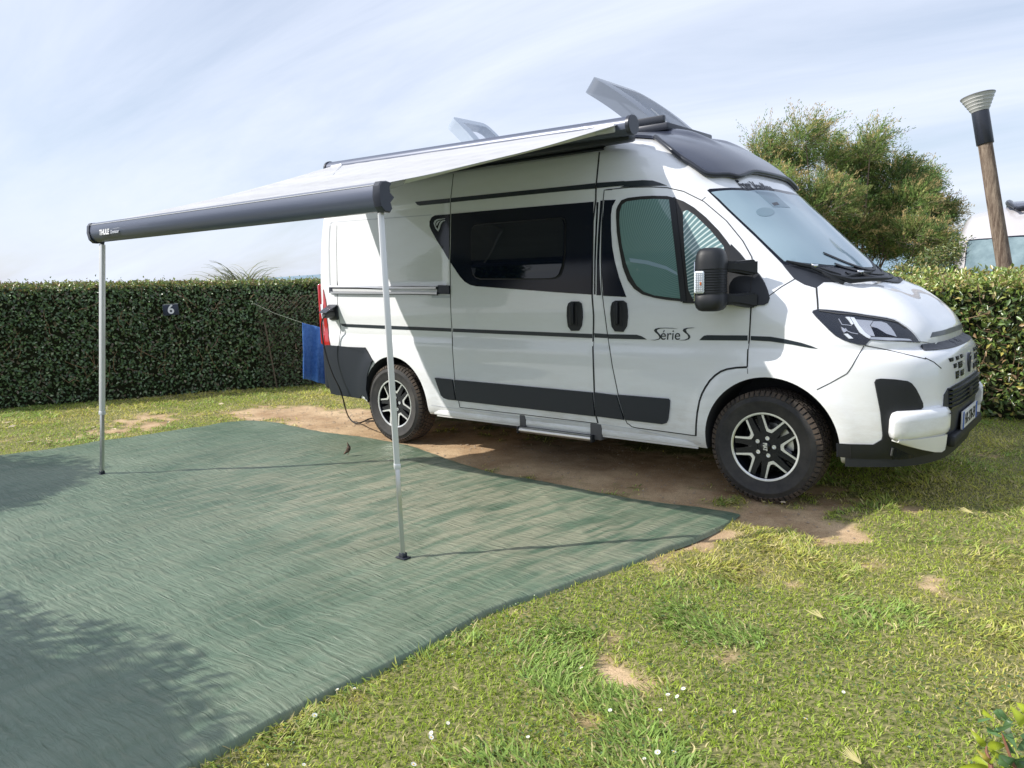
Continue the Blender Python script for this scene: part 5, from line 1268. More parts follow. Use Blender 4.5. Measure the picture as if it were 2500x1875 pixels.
# ---- hedges
def wood(name='bark', c1=(.10, .07, .05), c2=(.24, .19, .14)):
    m = mat(name, c1, .9); noise_col(m, c1, c2, 12, 8, .3, .7, stretch=(1, 1, .2)); bump(m, 30, .6, .01, 5, 'Object', (1, 1, .15)); return m
M['bark'] = wood()
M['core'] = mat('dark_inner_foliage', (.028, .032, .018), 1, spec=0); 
def hedge(name, A, B, nrm, depth, h0, h1, dens, Lr, Wr, cols, w, top_cols, label, vis=None, rise=0, twigs=0, tw=None):
    A = np.array(A, float); B = np.array(B, float); d = B-A; L = np.linalg.norm(d); d /= L; nrm = np.array(nrm, float)
    root = empty(name, (A[0], A[1], 0)); tag(root, label, 'hedge')
    V = []; F = []; C = []; off = 0
    def add(P0, Nv, cl, ww, scale=1.0):
        nonlocal off
        n = len(P0); Nr = unit(Nv+rng.normal(0, .65, (n, 3))); D = unit(np.cross(Nr, rng.normal(0, 1, (n, 3)))+Nv*.35+np.array([0, 0, .25]))
        v, f, c = leaves(P0, D, Nr, rng.uniform(*Lr, n)*scale, rng.uniform(*Wr, n)*scale, mixcol(n, cl, ww, .28)); V.append(v); F.append(f+off); C.append(c); off += len(v)
    def top(s): return h0+(h1-h0)*s/L
    # front face
    n = int(L*max(h0, h1)*dens); s = rng.uniform(0, L, n); t = rng.uniform(0, 1, n)**.9; z = t*top(s); bulge = .16*(fbm(s*1.4, z*1.4, 3, 3)-.5)+.07*(fbm(s*6, z*6, 8, 2)-.5); dep = -rng.random(n)**1.6*.22+bulge
    rnd = -.06*np.clip((t-.95)/.05, 0, 1)
    P0 = np.c_[A[0]+d[0]*s+nrm[0]*(dep+rnd), A[1]+d[1]*s+nrm[1]*(dep+rnd), z]; keep = np.ones(n, bool) if vis is None else vis(P0)
    N3 = np.tile([nrm[0], nrm[1], .25], (n, 1)); add(P0[keep], N3[keep], cols, w)
    # top
    n = int(L*depth*dens*.9); s = rng.uniform(0, L, n); q = rng.uniform(0, 1, n); z = top(s)+rise*q+.06*(fbm(s*2.5, q*3, 5, 3)-.5)+rng.normal(0, .018, n)-.05*np.clip((.06-q)/.06, 0, 1)
    P0 = np.c_[A[0]+d[0]*s-nrm[0]*q*depth, A[1]+d[1]*s-nrm[1]*q*depth, z]; keep = np.ones(n, bool) if vis is None else vis(P0)
    N3 = np.tile([nrm[0]*.3, nrm[1]*.3, 1.], (n, 1)); add(P0[keep], N3[keep], top_cols, None)
    # shoots standing out of the top
    n = int(L*55); s = rng.uniform(0, L, n); q = rng.uniform(0, .5, n); hh = rng.random(n)**2*.10
    for j in range(4):
        z = top(s)+rise*q+hh*(j+1)/4; P0 = np.c_[A[0]+d[0]*s-nrm[0]*q*depth, A[1]+d[1]*s-nrm[1]*q*depth, z]+rng.normal(0, .012, (n, 3)); add(P0, np.tile([0, 0, 1.], (n, 1)), top_cols, None, .8)
    vv = np.concatenate(V) - np.array([A[0], A[1], 0]); npm = npmesh('foliage', np.concatenate(V), np.concatenate(F), M['leaf'], root, np.concatenate(C))
    # inner mass
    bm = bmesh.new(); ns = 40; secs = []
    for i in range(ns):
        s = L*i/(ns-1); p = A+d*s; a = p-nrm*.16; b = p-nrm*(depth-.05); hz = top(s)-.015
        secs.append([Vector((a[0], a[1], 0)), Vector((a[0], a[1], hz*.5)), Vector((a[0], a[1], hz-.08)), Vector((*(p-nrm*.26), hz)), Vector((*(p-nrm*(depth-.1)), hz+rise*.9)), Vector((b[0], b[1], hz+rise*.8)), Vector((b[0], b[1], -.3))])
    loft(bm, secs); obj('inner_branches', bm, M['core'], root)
    if twigs:
        bm = bmesh.new()
        for i in range(twigs):
            s = rng.uniform(*(tw or (0, L))); z = rng.uniform(.1, top(s)*.8); p = A+d*s-nrm*.12; q = Vector((p[0], p[1], z)); pts = [q]; dr = Vector((d[0]*rng.normal(0, .6)+nrm[0]*.25, d[1]*rng.normal(0, .6)+nrm[1]*.25, rng.uniform(.3, 1)))
            for j in range(5): dr = dr+Vector(rng.normal(0, .3, 3)); pts.append(pts[-1]+dr.normalized()*.09)
            tube(bm, pts, [.007, .006, .005, .004, .003, .002], 4)
        obj('twigs', bm, mat('twig', (.30, .20, .13), .8), root)['kind'] = 'stuff'
    return root
lg = [(.13, .225, .095), (.17, .275, .125), (.09, .165, .075), (.23, .19, .14), (.38, .45, .30)]
hedge('hedge', HA, HB, hn, .8, 1.535, 1.475, 1900, (.032, .060), (.020, .034), lg, [.33, .27, .22, .12, .06], [(.22, .29, .07), (.29, .33, .10), (.14, .21, .06), (.30, .22, .10)], 'dark clipped hedge on the left behind the awning, in its own shade', twigs=90)
rg = [(.12, .20, .05), (.16, .25, .06), (.27, .31, .08), (.08, .13, .045), (.36, .24, .12), (.45, .40, .10)]
def visr(P0): return (P0[:, 0] > -1.6) | (rng.random(len(P0)) < .25)
hedge('hedge', (-6.4, 2.72), (4.6, 2.72), (0, -1), 1.05, 1.235, 1.235, 1500, (.045, .085), (.020, .036), rg, [.28, .26, .16, .16, .08, .06], [(.30, .38, .09), (.38, .42, .11), (.21, .31, .07), (.42, .34, .13)], 'sunlit broad-leaved hedge with yellowish top behind the front of the white van', vis=visr, rise=.15, twigs=150, tw=(6.0, 10.0))

# number sign on the left hedge
n3 = Vector((hn[0], hn[1], 0)); 
def on_hedge(a, b, o=.06): return on_plane(a/.8848, b/.8848, n3, float(HA@hn)+o)
sc0 = on_hedge(369, 669, .20); hd3 = Vector((hd[0], hd[1], 0)); R_ = Matrix((hd3, -n3, Vector((0, 0, 1)))).transposed() @ Matrix.Rotation(radians(-3), 3, 'Y')
bm = bmesh.new(); box(bm, sc0, (.19, .006, .145), R_, .002); sg_ = obj('number_sign', bm, mat('sign_slate_blue', (.018, .026, .055), .4), None); tag(sg_, 'small dark sign with a white 6 fixed on the left hedge', 'sign')
put_text('digit', '6', .165, sc0+n3*.0065, hd3, (0, 0, 1), mat('sign_white', (.72, .74, .8), .5), sg_, .001, 0, .0035)
bm = bmesh.new(); box(bm, sc0+n3*.004+Vector((0, 0, .071)), (.185, .004, .004), R_); obj('bright_edge', bm, M['silver'], sg_, None)

# wire fence panel at the end of the left hedge
wf = empty('wire_fence', tuple(on_hedge(570, 820, .1))); tag(wf, 'rusty chain-link fence in front of the left hedge beside the blue towel', 'fence')
fa, fb = on_hedge(556, 690, .14), on_hedge(700, 700, .14)
fa.z = fb.z = 0; Lf = (fb-fa).length; dd_ = (fb-fa).normalized(); Hf = 1.32; cv = []; cf = []
M['wire'] = mat('old_wire', (.16, .13, .10), .6, .6)
bm = bmesh.new(); st = .062; k = -int(Hf/st)
def seg(bm, a, b, r):
    d = (b-a).normalized(); s1 = d.cross(n3).normalized()*r; s2 = n3*r
    q = [[bm.verts.new(p+o) for o in (s1, s2, -s1, -s2)] for p in (a, b)]
    for i in range(4): bm.faces.new((q[0][i], q[0][(i+1) % 4], q[1][(i+1) % 4], q[1][i]))
while k*st < Lf:
    for sgn in (1, -1):
        s0 = k*st if sgn > 0 else k*st+Hf; s1 = s0+sgn*Hf
        t0, t1 = (0, 1)
        pts = []
        lo_, hi_ = sorted((s0, s1)); c0 = max(lo_, 0); c1 = min(hi_, Lf)
        if c1-c0 > .02:
            za = (c0-s0)/(s1-s0)*Hf; zb = (c1-s0)/(s1-s0)*Hf
            seg(bm, fa+dd_*c0+Vector((0, 0, za)), fa+dd_*c1+Vector((0, 0, zb)), .0013)
    k += 1
obj('mesh_wires', bm, M['wire'], wf, None)
bm = bmesh.new(); tube(bm, [fa+dd_*Lf*.22, fa+dd_*Lf*.10+Vector((0, 0, Hf*.72))], .011, 8); obj('post', bm, M['wire'], wf)

# ---- clothes line with towel
tl_ = on_hedge(548, 655, .1); t0 = D0 = None
def at_depth(a, b, t): r = ray(a/.8848, b/.8848); return CC+r*(t/r.dot(FW))
p0, p1 = at_depth(652, 697, 8.0), at_depth(726, 716, 8.15)
bm = bmesh.new(); vend = Vector((-4.44, -.70, 1.02)); tube(bm, [tl_, tl_.lerp(p0, .5)+Vector((0, 0, -.02)), p0, p1, p1+(p1-p0)*.5], .0018, 5); cl_ = obj('clothes_line', bm, mat('pale_cord', (.20, .22, .18), .7)); tag(cl_, 'thin pale clothes line running from the hedge to the back of the van', 'clothes line')
tm_ = mat('blue_terry_towel', (.07, .2, .6), .9, spec=.2); bump(tm_, 260, .7, .004, 3); noise_col(tm_, (.06, .17, .52), (.11, .26, .66), 30, 5)
tw = []; nu, nv = 40, 50; wv = (p1-p0); wn = Vector((wv.y, -wv.x, 0)).normalized()
for i in range(nu+1):
    u = i/nu; tpt = p0.lerp(p1, u); hgt = .585+.02*u
    for j in range(nv+1):
        v = j/nv; fl = .034*math.sin(u*15+1+.8*v)*(.35+v)+.018*math.sin(u*33+2*v)*v
        tw.append(tpt+Vector((-.045*v*(1-u), 0, -hgt*v))+wn*(fl+.012))
idx = np.arange((nu+1)*(nv+1)).reshape(nu+1, nv+1); tf = np.stack([idx[:-1, :-1], idx[:-1, 1:], idx[1:, 1:], idx[1:, :-1]], -1).reshape(-1, 4)
to = npmesh('towel', [tuple(v) for v in tw], tf, tm_, None, None, 70); md = to.modifiers.new('thickness', 'SOLIDIFY'); md.thickness = .008
tag(to, 'blue towel hanging on a line behind the rear of the white van', 'towel')
band = [v for v in tw]; bsel = []
for i in range(nu+1):
    for j in (int(nv*.86), int(nv*.875), int(nv*.89)): bsel.append(tw[i*(nv+1)+j]+wn*.0075)
idx = np.arange((nu+1)*3).reshape(nu+1, 3); bf = np.stack([idx[:-1, :-1], idx[:-1, 1:], idx[1:, 1:], idx[1:, :-1]], -1).reshape(-1, 4)
npmesh('woven_band', [tuple(v) for v in bsel], bf, mat('towel_band', (.06, .20, .60), .6), to, None, 70)

# ---- power cable
def yp(c, a, b, y): q = P(c, (a, b))[0]; return on_plane(q[0], q[1], Vector((0, 1, 0)), y)
cab = [yp('N', 120, 735, -1.13), yp('N', 98, 752, -1.15), yp('N', 84, 800, -1.15), yp('N', 88, 880, -1.14), yp('N', 108, 1000, -1.12), yp('N', 140, 1120, -1.11), yp('N', 180, 1225, -1.10), yp('N', 228, 1320, -1.08), yp('N', 258, 1410, -1.04), yp('N', 278, 1490, -.95)]
gp = lambda a, b, z=.012: gr(*P('N', (a, b))[0], z)
cab += [gp(300, 1548, .05), gp(335, 1592), gp(375, 1604), gp(420, 1592), gp(462, 1572), gp(505, 1562), gp(540, 1560)]
bm = bmesh.new(); tube(bm, spline(cab, 5), .0075, 7); cbo = obj('power_cable', bm, mat('black_cable', (.012, .012, .012), .5)); tag(cbo, 'black power cable hanging from the inlet at the rear of the van', 'cable')

# ---- lamp post behind the back hedge
axb, axt = Vector((.622, 4.393, 1.367)), Vector((.337, 4.431, 2.893)); ax_ = (axt-axb).normalized()
lamp = empty('lamp_post', tuple(axb-ax_*2.0)); tag(lamp, 'leaning wooden lamp post with a flared glass head rising behind the right hedge', 'lamp post')
def frame(a): 
    s = a.cross(Vector((0, 1, 0))).normalized(); return s, s.cross(a).normalized()
fs, ft = frame(ax_)
def round_along(bm, o, prof, seg=28, wob=0):
    secs = []
    for h, r in prof:
        ring = []
        for k in range(seg):
            a = 2*pi*k/seg; rr = r*(1+wob*math.sin(3*a+h*2)+wob*math.sin(7*a-h*5)*.5); ring.append(o+ax_*h+fs*(rr*cos(a))+ft*(rr*sin(a)))
        secs.append(ring)
    loft(bm, secs)
bm = bmesh.new(); round_along(bm, axb, [(h, .077-.004*h) for h in np.linspace(-2.2, 1.47, 24)], 28, .02)
wm_ = mat('weathered_wood_pole', (.2, .14, .1), .85); noise_col(wm_, (.085, .055, .038), (.40, .32, .24), 30, 10, .42, .72, stretch=(1, 1, .10), rough=.8); bump(wm_, 60, .8, .006, 6, 'Object', (1, 1, .12)); obj('wooden_pole', bm, wm_, lamp, 50)
bm = bmesh.new(); round_along(bm, axb, [(1.44, .082), (1.445, .086), (1.80, .086), (1.805, .080)], 36); obj('metal_sleeve', bm, M['graphite'], lamp, 50)
hm = mat('ribbed_lamp_glass', (.60, .60, .58), .35, 0, 0, .5); bm = bmesh.new(); prof = []
for i in range(5):
    t0_, t1_ = i/5, (i+1)/5; prof += [(1.805+.17*t0_, .086+.082*t0_**1.0), (1.805+.17*(t0_+.10), .086+.082*t0_+.007), (1.805+.17*t1_-.003, .086+.082*t1_+.003)]
round_along(bm, axb, prof, 40); hd_ = obj('lamp_head', bm, hm, lamp, 25)
bm = bmesh.new(); round_along(bm, axb, [(1.974, .171), (1.982, .173), (1.985, .140), (1.99, .01)], 40); obj('head_cover', bm, mat('lamp_head_metal', (.30, .30, .30), .5, .3), hd_, 40)

# ---- second camper beyond the hedge
r2 = ray(2237/.8848, 505/.8848); Q = CC+r2*(10.8/r2.dot(FW)); hdg = Vector((-r2.x, -r2.y, 0)).normalized(); org = Q+hdg*.27; org.z = Q.z-2.05
v2 = empty('camper_van', tuple(org), (0, 0, math.atan2(hdg.y, hdg.x))); tag(v2, 'pale camper van facing the camera behind the lamp post on the right', 'camper van')
p2 = mat('pale_pinkish_white_paint', (.50, .48, .49), .3, 0, 1)
def reuse(src, name, m, parent):
    me = src.data.copy(); me.materials.clear(); me.materials.append(m)
    me.name = name; o = bpy.data.objects.new(name, me); COL.objects.link(o); o.parent = parent; return o
bpy.context.view_layer.update()
b2 = reuse(body, 'body', p2, v2)
reuse(scr_frame, 'windscreen_frame', M['panel'], v2)
sc2 = mat('windscreen_with_silver_blind', (.42, .58, .62), .1, 0, 0, .5); noise_col(sc2, (.10, .15, .17), (.24, .32, .34), 3.0, 6, .35, .7); reuse(screen, 'windscreen', sc2, v2)
for o in [o for o in list(van.children) if o.name.startswith('door_mirror')]: reuse(o, 'door_mirror', M['graphite'], v2)
for o in [o for o in list(van.children) if o.name.startswith('bonnet')]: reuse(o, 'bonnet', p2, v2)
for o in [o for o in list(van.children) if o.name.startswith('cowl_grille')]: reuse(o, 'cowl_grille', M['cowl'], v2)
for x in (0, -3.45):
    for sg in (-1, 1):
        me = WM['tyre']; o = bpy.data.objects.new('tyre', me); COL.objects.link(o); o.parent = v2; o.location = (x, sg*.905, .355)
fb2 = bmesh.new(); secs = []
for x, w, h in ((-.72, .22, .02), (-.85, .34, .08), (-1.15, .40, .13), (-1.7, .42, .14)):
    secs.append([Vector((x, -w, 2.42)), Vector((x, -w*.96, 2.44+h)), Vector((x, w*.96, 2.44+h)), Vector((x, w, 2.42))])
loft(fb2, secs); obj('roof_deflector', fb2, M['cap'], None, 40)
rd = bpy.data.objects['roof_deflector']; rd.parent = v2
bm = bmesh.new(); tube(bm, [(-.62, -.26, 2.44), (-.75, -.32, 2.50), (-1.2, -.36, 2.56), (-1.6, -.36, 2.58)], [.02, .03, .05, .05], 8); tube(bm, [(-.6, -.26, 2.43), (-.68, 0, 2.47), (-.7, .3, 2.48)], .03, 8); o = obj('roof_rack', bm, M['graphite'], None); o.parent = v2

# ---- feathery wind-blown tree (tamarisk-like) beyond the hedge
TD = 16.0
def tp(a, b, dd=0.0): return np.array(at_depth(a, b, TD+dd))
clumps = [(1700, 352, 62, 50), (1652, 330, 42, 46), (1740, 300, 52, 34), (1668, 420, 60, 60), (1792, 345, 40, 50), (1840, 385, 70, 55), (1880, 322, 26, 44), (1858, 350, 44, 34), (1780, 440, 95, 72), (1720, 480, 70, 60), (1870, 455, 88, 70), (1935, 392, 58, 50), (1965, 440, 62, 52), (1985, 405, 36, 40), (1915, 510, 92, 56), (1985, 515, 66, 42), (2030, 470, 34, 34), (1830, 510, 75, 36), (2035, 545, 45, 26), (1770, 520, 60, 40), (1640, 380, 32, 40), (1905, 548, 60, 20), (2000, 560, 50, 20)]
tree = empty('tree', tuple(tp(1830, 700))); tag(tree, 'feathery wind-blown tree with rusty tips rising behind the bonnet of the white van', 'tree')
base = tp(1870, 690)+np.array((FW.x, FW.y, 0))*.7; base[2] = -.9
bm = bmesh.new()
rt3 = np.array(RT); up3 = np.array([0, 0, 1.]); fw3 = np.array((FW.x, FW.y, 0)); fw3 /= np.linalg.norm(fw3)
V = []; F = []; C = []; off = 0
wbm = bmesh.new()
for (a, b, rx, rz) in clumps:
    c = tp(a, b, rng.uniform(-.8, .8)); sx_ = rx/104; sz_ = rz/104; sy_ = .9*min(sx_, sz_)+.2
    p0 = base+rng.normal(0, .15, 3)*[1, 1, 0]; mid = (p0+c)/2+np.array([0, 0, -.25])+rng.normal(0, .15, 3)+fw3*.5
    tube(bm, [Vector(p) for p in (p0, p0*.6+mid*.4+np.array([0, 0, .1]), mid, mid*.4+c*.6, c)], [.07, .05, .03, .018, .008], 6)
    hi_ = np.clip((430-b)/110, 0, 1); ns = int((400-180*hi_)*(sx_*sz_)**.5/.55); r = rng.normal(0, 1, (ns, 3)); r = unit(r)*rng.random((ns, 1))**.45
    S0 = c+r[:, :1]*rt3*sx_*.70+r[:, 1:2]*fw3*sy_*.8+r[:, 2:]*up3*sz_*.62; tone = rng.uniform(.72, 1.25); tan_ = rng.uniform(.1, .6)
    Dr = unit(r[:, :1]*rt3+r[:, 1:2]*fw3*.7+r[:, 2:]*up3*.8+up3*.55+rt3*.45+rng.normal(0, .30, (ns, 3)))
    Ls = rng.uniform(.20, .46+.22*hi_, ns)
    for k_ in range(ns):
        if rng.random() < .35: tube(wbm, [Vector(S0[k_]-Dr[k_]*.12), Vector(S0[k_]+Dr[k_]*Ls[k_]*.9)], [.004, .0018], 3, False)
    nn_ = 26; t = np.linspace(.0, 1, nn_)
    Pp = S0[:, None]+Dr[:, None]*(Ls[:, None]*t)[..., None]+up3*(.06*np.sin(t*3))[None, :, None]+rng.normal(0, .022, (ns, nn_, 3))
    Dn = unit(Dr[:, None]+rng.normal(0, .42, (ns, nn_, 3))+up3*.15)
    Ln = rng.uniform(.035, .085, (ns, nn_))*(1.15-.5*t); tipw = np.clip(t*1.2-.25, 0, 1)[None, :, None]*(rng.random((ns, 1, 1)) < tan_)
    cg = mixcol(ns, [(.17, .27, .075), (.22, .32, .09), (.12, .20, .07), (.28, .33, .11)], None, .2)[:, None]*tone
    col = cg*(1-tipw)+np.array([.62, .45, .22])*tipw; col = np.broadcast_to(col, (ns, nn_, 3)).reshape(-1, 3)*(1+rng.normal(0, .15, (ns*nn_, 1)))
    v, f, cc_ = blades(Pp.reshape(-1, 3), Dn.reshape(-1, 3), rng.normal(0, .2, (ns*nn_, 3)), Ln.ravel(), rng.uniform(.009, .017, ns*nn_), np.clip(col, .01, 1), np.array([.3, .8, .4])); V.append(v); F.append(f+off); C.append(cc_); off += len(v)
obj('trunk', bm, M['bark'], tree); obj('branchlets', wbm, M['bark'], tree, None)
npmesh('crown', np.concatenate(V), np.concatenate(F), M['tamarisk'], tree, np.concatenate(C))

# ---- leafy shrub in view, and two added out of view as shadow casters
def shrub(name, blobs, n, Lr, Wr, cols, label, core=False, tall=0, cat='shrub'):
    root = empty(name, tuple(blobs[0][0])); tag(root, label, cat); V = []; F = []; C = []; off = 0
    for c, r in blobs:
        c = np.array(c, float); r = np.array(r, float); m = int(n*(r[0]*r[1]*r[2])**(2/3)); u = unit(rng.normal(0, 1, (m, 3))); lump = 1+.28*(vnoise(u[:, 0]*3+5, u[:, 1]*3+u[:, 2]*2, 3)-.5); q = u*(rng.random((m, 1))**.28)*lump[:, None]
        P0 = c+q*r; Nr = unit(u+rng.normal(0, .6, (m, 3))); D = unit(np.cross(Nr, rng.normal(0, 1, (m, 3)))+u*.4)
        v, f, cc_ = leaves(P0, D, Nr, rng.uniform(*Lr, m), rng.uniform(*Wr, m), mixcol(m, cols, None, .22)); V.append(v); F.append(f+off); C.append(cc_); off += len(v)
    npmesh('foliage', np.concatenate(V), np.concatenate(F), M['leaf'], root, np.concatenate(C))
    bm = bmesh.new(); b0 = Vector(blobs[0][0]); b0.z = -.9 if b0.y > 3 else 0
    for c, r in blobs: tube(bm, [b0, Vector(c)*.6+b0*.4, Vector(c)+Vector((0, 0, r[2]*.3))], [.05, .03, .01], 6)
    for c, r in (blobs[:3] if core else []):  # solid cores, not branches: added so unseen casters throw a denser shadow
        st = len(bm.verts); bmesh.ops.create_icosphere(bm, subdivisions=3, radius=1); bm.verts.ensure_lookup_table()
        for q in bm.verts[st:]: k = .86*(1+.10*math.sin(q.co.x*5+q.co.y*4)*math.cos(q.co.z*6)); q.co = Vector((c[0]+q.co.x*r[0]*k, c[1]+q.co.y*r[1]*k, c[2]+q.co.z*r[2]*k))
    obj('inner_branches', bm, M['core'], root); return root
def sp(a, b, d): return tuple(at_depth(a, b, d))
shrub('shrub', [(sp(2040, 560, 11.5), (.30, .3, .22)), (sp(2075, 545, 11.5), (.18, .2, .26)), (sp(1990, 590, 11.2), (.40, .35, .24)), (sp(2010, 565, 11.5), (.2, .25, .2)), (sp(1955, 595, 11.2), (.3, .3, .16))], 9000, (.04, .08), (.018, .032), [(.13, .19, .045), (.22, .26, .07), (.09, .14, .04), (.28, .24, .09)], 'yellow-green shrub between the feathery tree and the second camper')
shrub('shrub', [((-2.85, -7.2, 1.62), (1.5, 1.15, .9)), ((-2.0, -7.35, 1.5), (.8, .8, .8)), ((-3.9, -7.15, 1.6), (.95, .95, .8))], 9000, (.06, .11), (.03, .05), [(.08, .13, .03), (.11, .16, .05)], 'unseen green shrub added out of view to cast shade on the near corner of the groundsheet', True)  # out-of-view caster, leafy form made up for its shadow on the sheet
shrub('shrub', [((-7.3, -6.2, 2.1), (1.15, 1.0, .9)), ((-6.6, -5.9, 1.9), (.7, .7, .6))], 8000, (.06, .11), (.03, .05), [(.08, .13, .03), (.11, .16, .05)], 'unseen green shrub added out of view to cast shade on the left edge of the groundsheet', True)  # second added caster, unseen, placed for the shadow at the sheet's left edge

# ---- tuft of tall grass behind the left hedge
tb = np.array(at_depth(525, 618, 11.8)); n = 150; az = rng.uniform(0, 2*pi, n); bm = bmesh.new()
tuft = []
for i in range(n):
    L0 = rng.uniform(.28, .60) if i > 95 else rng.uniform(.16, .34); x0 = rng.normal(0, .13); p = Vector(tb)+RT*x0+Vector((0, 0, -.1)); d = (Vector((0, 0, 1))+RT*(x0*1.6+rng.normal(0, .25)-.12)+FW*rng.normal(0, .2)).normalized(); pts = [p]
    for j in range(8): pts.append(pts[-1]+d*(L0+.12)/8); d = (d+RT*(.06*np.sign(d.dot(RT))+.01)*(1+j*.35)+Vector((0, 0, -.05-.03*j))).normalized()
    tube(bm, pts, [.006, .006, .006, .005, .005, .004, .003, .002, .001], 3, False)
tg = mat('tall_grass_blades', (.22, .27, .12), .7); noise_col(tg, (.13, .19, .07), (.38, .36, .22), 6, 3); tu = obj('tall_grass', bm, tg); tag(tu, 'tuft of tall arching grass sticking up behind the left hedge', 'plant')

# ---- small bird pecking on the groundsheet
bb = gr(748/.8848, 981/.8848, .03); Rr = RT.copy(); Rr.z = 0; Rr.normalize()
def bp_(a, b, c=0): return bb+Rr*a+Vector((0, 0, b))+Vector((FW.x, FW.y, 0)).normalized()*c
bm = bmesh.new(); ch = [(bp_(.016, .105), .0015), (bp_(.018, .090), .005), (bp_(.021, .074), .010), (bp_(.024, .058), .017), (bp_(.020, .042), .019), (bp_(.011, .028), .016), (bp_(.000, .018), .011), (bp_(-.008, .012), .0095), (bp_(-.016, .005), .006), (bp_(-.024, -.003), .0012)]
tube(bm, spline([p for p, r in ch], 3), [float(np.interp(i/27, np.linspace(0, 1, 10), [r for p, r in ch])) for i in range(28)], 10)
bmt = mat('brown_speckled_feathers', (.1, .06, .04), .8); noise_col(bmt, (.035, .022, .014), (.20, .13, .09), 90, 5, .4, .62); bd = obj('bird', bm, bmt, None, 70); tag(bd, 'small brown bird pecking on the green groundsheet', 'bird')
for s in (-.006, .006):
    bm = bmesh.new(); tube(bm, [bp_(.020, .034, s), bp_(.022, .016, s), bp_(.016, -.004, s), bp_(.006, -.006, s)], .0014, 5); obj('leg', bm, mat('bird_leg', (.3, .18, .1), .6), bd)
bm = bmesh.new(); prism(bm, [bp_(.026, .075, -.012), bp_(.034, .052, -.018), bp_(.020, .036, -.019), bp_(.012, .050, -.016), bp_(.017, .085, -.006)], Vector((FW.x, FW.y, 0)).normalized()*.003); obj('wing', bm, mat('dark_wing', (.03, .02, .014), .8), bd)

# ---- daisies and fallen leaves
dm = [mat('daisy_petals', (.85, .85, .82), .6), mat('daisy_heart', (.75, .5, .04), .6), mat('daisy_stalk', (.12, .2, .05), .6)]
def daisy_bm():
    bm = bmesh.new()
    for k in range(13):
        a = 2*pi*k/13; d = Vector((cos(a), sin(a), .22)); s = Vector((-sin(a), cos(a), 0))*.0017
        q = [bm.verts.new(Vector((0, 0, .020))+d*.003-s*.5), bm.verts.new(Vector((0, 0, .020))+d*.010-s), bm.verts.new(Vector((0, 0, .020))+d*.0115+s), bm.verts.new(Vector((0, 0, .020))+d*.003+s*.5)]; bm.faces.new(q)
    me = bpy.data.meshes.new('petals'); bm.to_mesh(me); bm.free(); me.materials.append(dm[0])
    bm = bmesh.new(); bmesh.ops.create_icosphere(bm, subdivisions=1, radius=.0036); bmesh.ops.translate(bm, vec=(0, 0, .021), verts=bm.verts[:]); m2 = bpy.data.meshes.new('heart'); bm.to_mesh(m2); bm.free(); m2.materials.append(dm[1])
    bm = bmesh.new(); tube(bm, [(0, 0, -.01), (0, 0, .02)], .0009, 5); m3 = bpy.data.meshes.new('stalk'); bm.to_mesh(m3); bm.free(); m3.materials.append(dm[2]); return me, m2, m3
dme = daisy_bm()
dpx = [(1300+a/1.8433, 1200+b/1.8433) for a, b in ((230, 795), (683, 885), (612, 917), (660, 925), (735, 903), (332, 937), (352, 983), (497, 987), (572, 988), (505, 1195), (567, 1178), (630, 1183), (1398, 895), (1223, 1027), (912, 975))]
dpx += [(a/1.7015, 1050+b/1.7015) for a, b in ((1470, 1070), (1405, 1080), (1302, 1185), (1858, 1212), (1800, 1250), (1258, 1388), (2195, 1275), (1710, 1393), (1785, 1275))]
for i, q in enumerate(dpx):
    p = gr(*q, .02); t = empty('daisy', (p.x, p.y, .004+.008*rng.random()), (rng.normal(0, .3)-.25, rng.normal(0, .3)-.2, rng.uniform(0, 6))); t.scale = (.62+rng.uniform(-.1, .25),)*3
    tag(t, 'small white daisy growing in the near lawn', 'flower', 'daisies scattered in the lawn')
    for nm, me in zip(('petals', 'heart', 'stalk'), dme): o = bpy.data.objects.new(nm, me); COL.objects.link(o); o.parent = t
def dry_leaf():
    bm = bmesh.new(); pts = [(-.05, 0, .004), (-.03, .018, .012), (0, .026, .016), (.03, .016, .014), (.055, 0, .004), (.03, -.018, .010), (0, -.022, .004), (-.03, -.014, .010)]; c = bm.verts.new((0, 0, .002)); vs = [bm.verts.new(p) for p in pts]
    for i in range(8): bm.faces.new((c, vs[i], vs[(i+1) % 8]))
    me = bpy.data.meshes.new('fallen_leaf'); bm.to_mesh(me); bm.free(); me.materials.append(mat('dry_leaf', (.55, .46, .32), .8)); return me
dl = dry_leaf(); lpx = [(a/2.4578, 650+b/2.4578) for a, b in ((75, 968), (555, 972), (300, 1058), (545, 1040), (185, 1062), (1385, 800), (1325, 832), (1110, 855), (680, 985), (1010, 940), (565, 985), (45, 945), (290, 1075), (1240, 765), (830, 790), (720, 805))] + [(1650+720/2.765, 640+1632/2.765)]
for i, q in enumerate(lpx):
    p = gr(*q, .01); o = bpy.data.objects.new('fallen_leaf', dl); COL.objects.link(o); o.location = (p.x, p.y, .018); o.rotation_euler = (rng.normal(0, .2), rng.normal(0, .2), rng.uniform(0, 6)); o.scale = (rng.uniform(.45, .95),)*3
    near = i == len(lpx)-1
    tag(o, 'dry pale leaf lying against the front wheel of the white van' if near else 'dry pale leaf lying on the thin grass between the left hedge and the groundsheet', 'leaf', 'dry leaves fallen on the grass')
